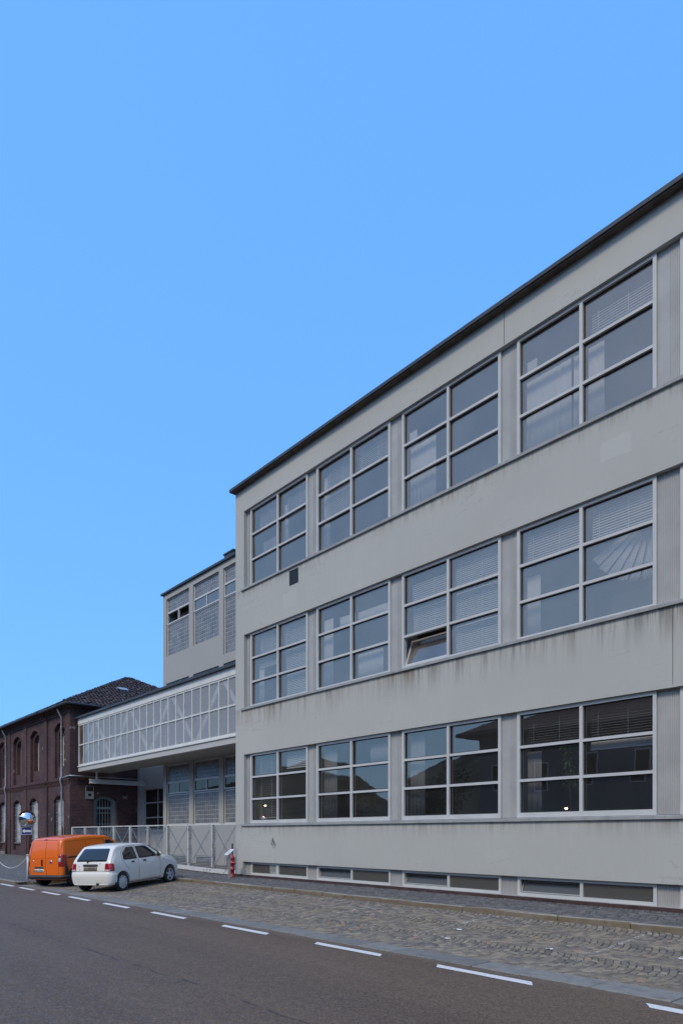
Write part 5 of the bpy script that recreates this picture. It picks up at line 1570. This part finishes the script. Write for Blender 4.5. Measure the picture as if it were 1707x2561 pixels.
# ---- orange van
van = thing('orange_van', 'bright orange compact delivery van with closed rear doors parked beside the white car', 'van')
V = Hull([(.08, .36), (.08, .60), (.085, .90), (.12, 1.15), (.17, 1.38), (.23, 1.56), (.34, 1.645), (.60, 1.68), (1.3, 1.715), (2.1, 1.67), (2.45, 1.57), (2.80, 1.33), (3.05, 1.12), (3.2, 1.05), (3.58, .93), (3.76, .78), (3.83, .55), (3.83, .34)],
         .845, [(.2, .95), (.4, .985), (.6, 1.0), (1.0, .995), (1.2, .97), (1.65, .865), (1.75, .83)], [(0, .28), (.5, .22), (3.4, .22), (3.83, .26)], .13, .5, .12, .025)
VW, VB, VR = .66, 2.51, .305
me = cut_arches(V.mesh().mesh('body', ['car_orange', 'black']), [(VW, VR + .01), (VW + VB, VR + .01)], VR + .055, .845); smooth_angle(me, 30)
link('body', me, van, True)
MB().box(.5, 3.3, -.55, .55, .19, .3).build('underbody', 'black', van, local=True)
vp = lambda a, b, e: V.rear_pt(a, b, e)
seam([(-.10, .42), (-.075, .9), (-.06, 1.595)], vp, van, .012)
seam([(-.70, .44), (-.70, .95), (-.61, 1.52), (-.56, 1.59), (.56, 1.59), (.61, 1.52), (.70, .95), (.70, .44)], vp, van, .010)
seam([(-.70, .985), (.70, .985)], vp, van, .004, 'crease') 
patch(rounded([(-.05, 1.60), (.11, 1.60), (.11, 1.635), (-.05, 1.635)], .012), vp, 'high_brake_lamp', 'lamp_red', van)
patch(rounded([(.055, .74), (.125, .74), (.125, .96), (.055, .96)], .034, 6), lambda a, b, e: V.rear_pt(a, b, e + .015), 'door_handle', 'black', van)
patch(rounded([(.0, .655), (.48, .655), (.44, .71), (.04, .71)], .02), lambda a, b, e: V.rear_pt(a, b, e + .008), 'plate_lamp_bar', 'car_plastic', van)
pv = patch(rounded([(.02, .525), (.50, .525), (.50, .635), (.02, .635)], .015), lambda a, b, e: V.rear_pt(a, b, e + .004), 'number_plate', 'plate_white', van)
text_mesh('DM 177AE', .085, 'plate_ink', pv, (V.xr(.58) - .0105, .26, .58), (R(90), 0, R(-90)), 'plate_characters')
patch([(.472, .535), (.495, .535), (.495, .625), (.472, .625)], lambda a, b, e: V.rear_pt(a, b, e + .006), 'plate_band', 'blue', pv)
bd = patch([(-.34 + .062 * math.cos(2 * math.pi * i / 16), .87 + .062 * math.sin(2 * math.pi * i / 16)) for i in range(16)], lambda a, b, e: V.rear_pt(a, b, e + .006), 'badge', 'badge', van)
patch([(-.34 + .04 * math.cos(2 * math.pi * i / 12), .875 + .03 * math.sin(2 * math.pi * i / 12)) for i in range(12)], lambda a, b, e: V.rear_pt(a, b, e + .009), 'badge_centre', 'badge_blue', bd)
patch([(.40, .845), (.58, .845), (.58, .855), (.40, .855)], vp, 'script_badge', 'badge', van)
patch(rounded([(.48, .87), (.53, .87), (.53, .93), (.48, .93)], .02), vp, 'emblem', 'badge', van)
for s in (1, -1):
    cs = lambda a, b, e: V.rear_pt(a, b, e)
    tl = patch(rounded([(s * .715, .72), (s * .843, .72), (s * .835, 1.11), (s * .715, 1.11)][::s], .02), lambda a, b, e: V.rear_pt(a, b, e + .006), 'tail_lamp', 'lamp_red', van, .03)
    patch(rounded([(s * .722, .87), (s * .79, .87), (s * .79, 1.0), (s * .722, 1.0)][::s], .015), lambda a, b, e: V.rear_pt(a, b, e + .012), 'reverse_lamp', 'lamp_clear', tl, .03)
    sp = lambda a, b, e, s=s: V.side_pt(a, b, s, e)
    if True:
        patch(rounded([(.19, .75), (.32, .75), (.315, 1.10), (.24, 1.12)], .03), sp, 'tail_lamp_wrap', 'lamp_red', van, .03)
        patch([(.215, .40), (.40, .40), (.32, .74), (.215, .74)], lambda a, b, e, s=s: V.side_pt(a, b, s, e + .004), 'corner_cladding', 'car_plastic', van, .04)
    patch([(.36, .985), (1.18, .985), (1.18, 1.035), (.36, 1.035)], lambda a, b, e, s=s: V.side_pt(a, b, s, e + .002), 'sliding_rail', 'black', van)
    seam([(1.20, .34), (1.20, 1.50), (1.26, 1.565), (1.98, 1.555), (2.0, 1.48), (2.0, .34)], sp, van); seam([(.34, 1.53), (1.16, 1.56)], sp, van, .006)
    patch(rounded([(2.06, 1.10), (2.92, 1.10), (2.50, 1.42), (2.3, 1.50), (2.06, 1.52)], .05), sp, 'door_window', 'car_glass', van)
    seam([(2.03, .34), (2.03, 1.56)], sp, van); seam([(2.92, .50), (2.95, 1.08)], sp, van)
    patch([(1.05, .30), (2.75, .30), (2.75, .42), (1.05, .42)], lambda a, b, e, s=s: V.side_pt(a, b, s, e + .004), 'sill_cladding', 'car_plastic', van)
    wm = MB(); yb = V.w(2.75, 1.1)
    wm.lathe([(0, -.05), (.07, -.045), (.10, -.01), (.09, .04), (0, .06)], (2.8, s * (yb + .12), 1.17), 'X', 12); wm.bar((2.82, s * (yb - .02), 1.10), (2.82, s * (yb + .07), 1.13), .07, .05)
    wm.build('wing_mirror', 'car_plastic', van, True, True)
    patch(rounded([(3.40, .80), (3.66, .76), (3.60, .90), (3.42, .95)], .03), sp, 'head_lamp', 'lamp_clear', van)
    wheel(van, VW, s * .75, s, VR, .185, 'dark'); wheel(van, VW + VB, s * .75, s, VR, .185, 'dark')
patch(rounded([(-.62, 1.16), (.62, 1.16), (.55, 1.52), (-.55, 1.52)], .05), lambda a, b, e: Vector((V.xf(b) + e, a, b + V.crown)), 'windscreen', 'car_glass', van)
sweep_bumper(V, .29, .43, .27, .05, 'rear_bumper', 'car_plastic', van, .03)
place(van, (-24.12, 8.33), VW, (-.36, .933), z_bay(0, 8.3))

# ================================================================== the other side of the street (seen in the panes)
hs_ = thing('house', 'dark gabled house across the street mirrored in the ground floor panes', 'house', (-23, -16, .1))
MB().box(-29, -15.5, -20, -11.5, .0, 8.6).build('wall', paint('house_render', (.16, .15, .16), .9, .1, .7), hs_)
mb = MB(); x0, x1, y0, y1 = -30.2, -14.3, -21.2, -10.4
mb.add([(x0, y0, 8.5), (x1, y0, 8.5), (x1, y1, 8.5), (x0, y1, 8.5), (x0, y0, 8.75), (x1, y0, 8.75), (x1, y1, 8.75), (x0, y1, 8.75), (-25, -15.8, 11.2), (-19.5, -15.8, 11.2)],
       [(0, 3, 2, 1), (0, 1, 5, 4), (1, 2, 6, 5), (2, 3, 7, 6), (3, 0, 4, 7), (4, 5, 9, 8), (6, 7, 8, 9), (5, 6, 9), (7, 4, 8)])
mb.build('roof', 'rooftile', hs_)
for i, x in enumerate((-27.4, -24.2, -21, -17.8)):
    for z in (1.2, 4.8):
        w = MB(); member_frame(w, x - .5, x + .5, z, z + 1.6, .07, -11.497, -11.45); w = w.build('window', 'frame', hs_)
        MB().box(x - .43, x + .43, -11.48, -11.47, z + .07, z + 1.53).build('pane', 'car_glass', w)

def tree(x, y, h, cr, label, seed):
    rg = random.Random(seed)
    t = thing('street_tree', label, 'tree', (x, y, .1), group='trees across the street')
    tr = MB(); tr.tube([(x, y, 0), (x + .1, y, h * .3), (x - .1, y + .1, h * .55), (x, y, h * .85)], .2, 8, rs=[.28, .2, .14, .05])
    for k in range(7):
        a = k * 2.4; z = h * (.35 + .07 * k)
        tr.tube([(x, y, z), (x + math.cos(a) * cr * .4, y + math.sin(a) * cr * .4, z + cr * .3), (x + math.cos(a) * cr * .75, y + math.sin(a) * cr * .75, z + cr * .55)], .06, 5, rs=[.09, .06, .02])
    tr.build('trunk', 'bark', t, True)
    mb = MB(); clumps = [(Vector((x, y, h * .66)) + Vector((rg.gauss(0, cr * .42), rg.gauss(0, cr * .42), rg.gauss(0, h * .15))), rg.uniform(.5, 1.0)) for _ in range(42)]
    for c, r in clumps:
        for _ in range(60):
            p = c + Vector((rg.gauss(0, 1), rg.gauss(0, 1), rg.gauss(0, 1))) * r * .5
            d = Vector((rg.gauss(0, 1), rg.gauss(0, 1), rg.gauss(0, 1))).normalized(); s = d.orthogonal().normalized() * .07
            mb.add([p - s, p + d * .14, p + s, p - d * .14], [(0, 1, 2, 3)])
    mb.build('crown', 'leaf_dark', t)
tree(-47, -15, 5.5, 2.2, 'bushy dark tree across the street left of the house, mirrored in the corner panes', 3)
tree(-35, -14, 6.0, 2.2, 'low round tree across the street next to the house, mirrored in the panes', 4)
tree(-11.5, -14, 7.5, 2.4, 'leafy tree across the street right of the house, mirrored in the panes', 5)

# wooded hills behind the camera
from mathutils import noise as mn
def hill(name, y_base, y_top, hf, x0, x1, nx, ny, rough, mat):
    mb = MB(); vs, fs = [], []
    for i in range(nx + 1):
        x = x0 + (x1 - x0) * i / nx
        for j in range(ny + 1):
            t = j / ny; y = y_base + (y_top - y_base) * t
            h = hf(x) * math.sin(t * math.pi / 2) if t < 1 else hf(x)
            h *= 1 + .12 * mn.noise((x * .012, y * .012, 2.0))
            h += rough * t * mn.fractal((x * .16, y * .16, 0), .9, 2.1, 4)
            vs.append((x, y, h - .3))
    for i in range(nx):
        for j in range(ny): a = i * (ny + 1) + j; fs.append((a, a + ny + 1, a + ny + 2, a + 1))
    mb.add(vs, fs); return struct(mb.build(name, mat))
M['forest'] = paint('wooded_slope', (.028, .038, .022), .95, .5, .12, bump=.6)
hill('hills', -70, -190, lambda x: 12 + 46 * smooth01((x + 200) / 170), -420, 220, 220, 40, 3.5, 'forest')
hill('far_hills', -330, -700, lambda x: 62 + 38 * math.sin(x * .006 + .8) + 14 * math.sin(x * .021), -1100, 700, 120, 14, 9, 'forest')
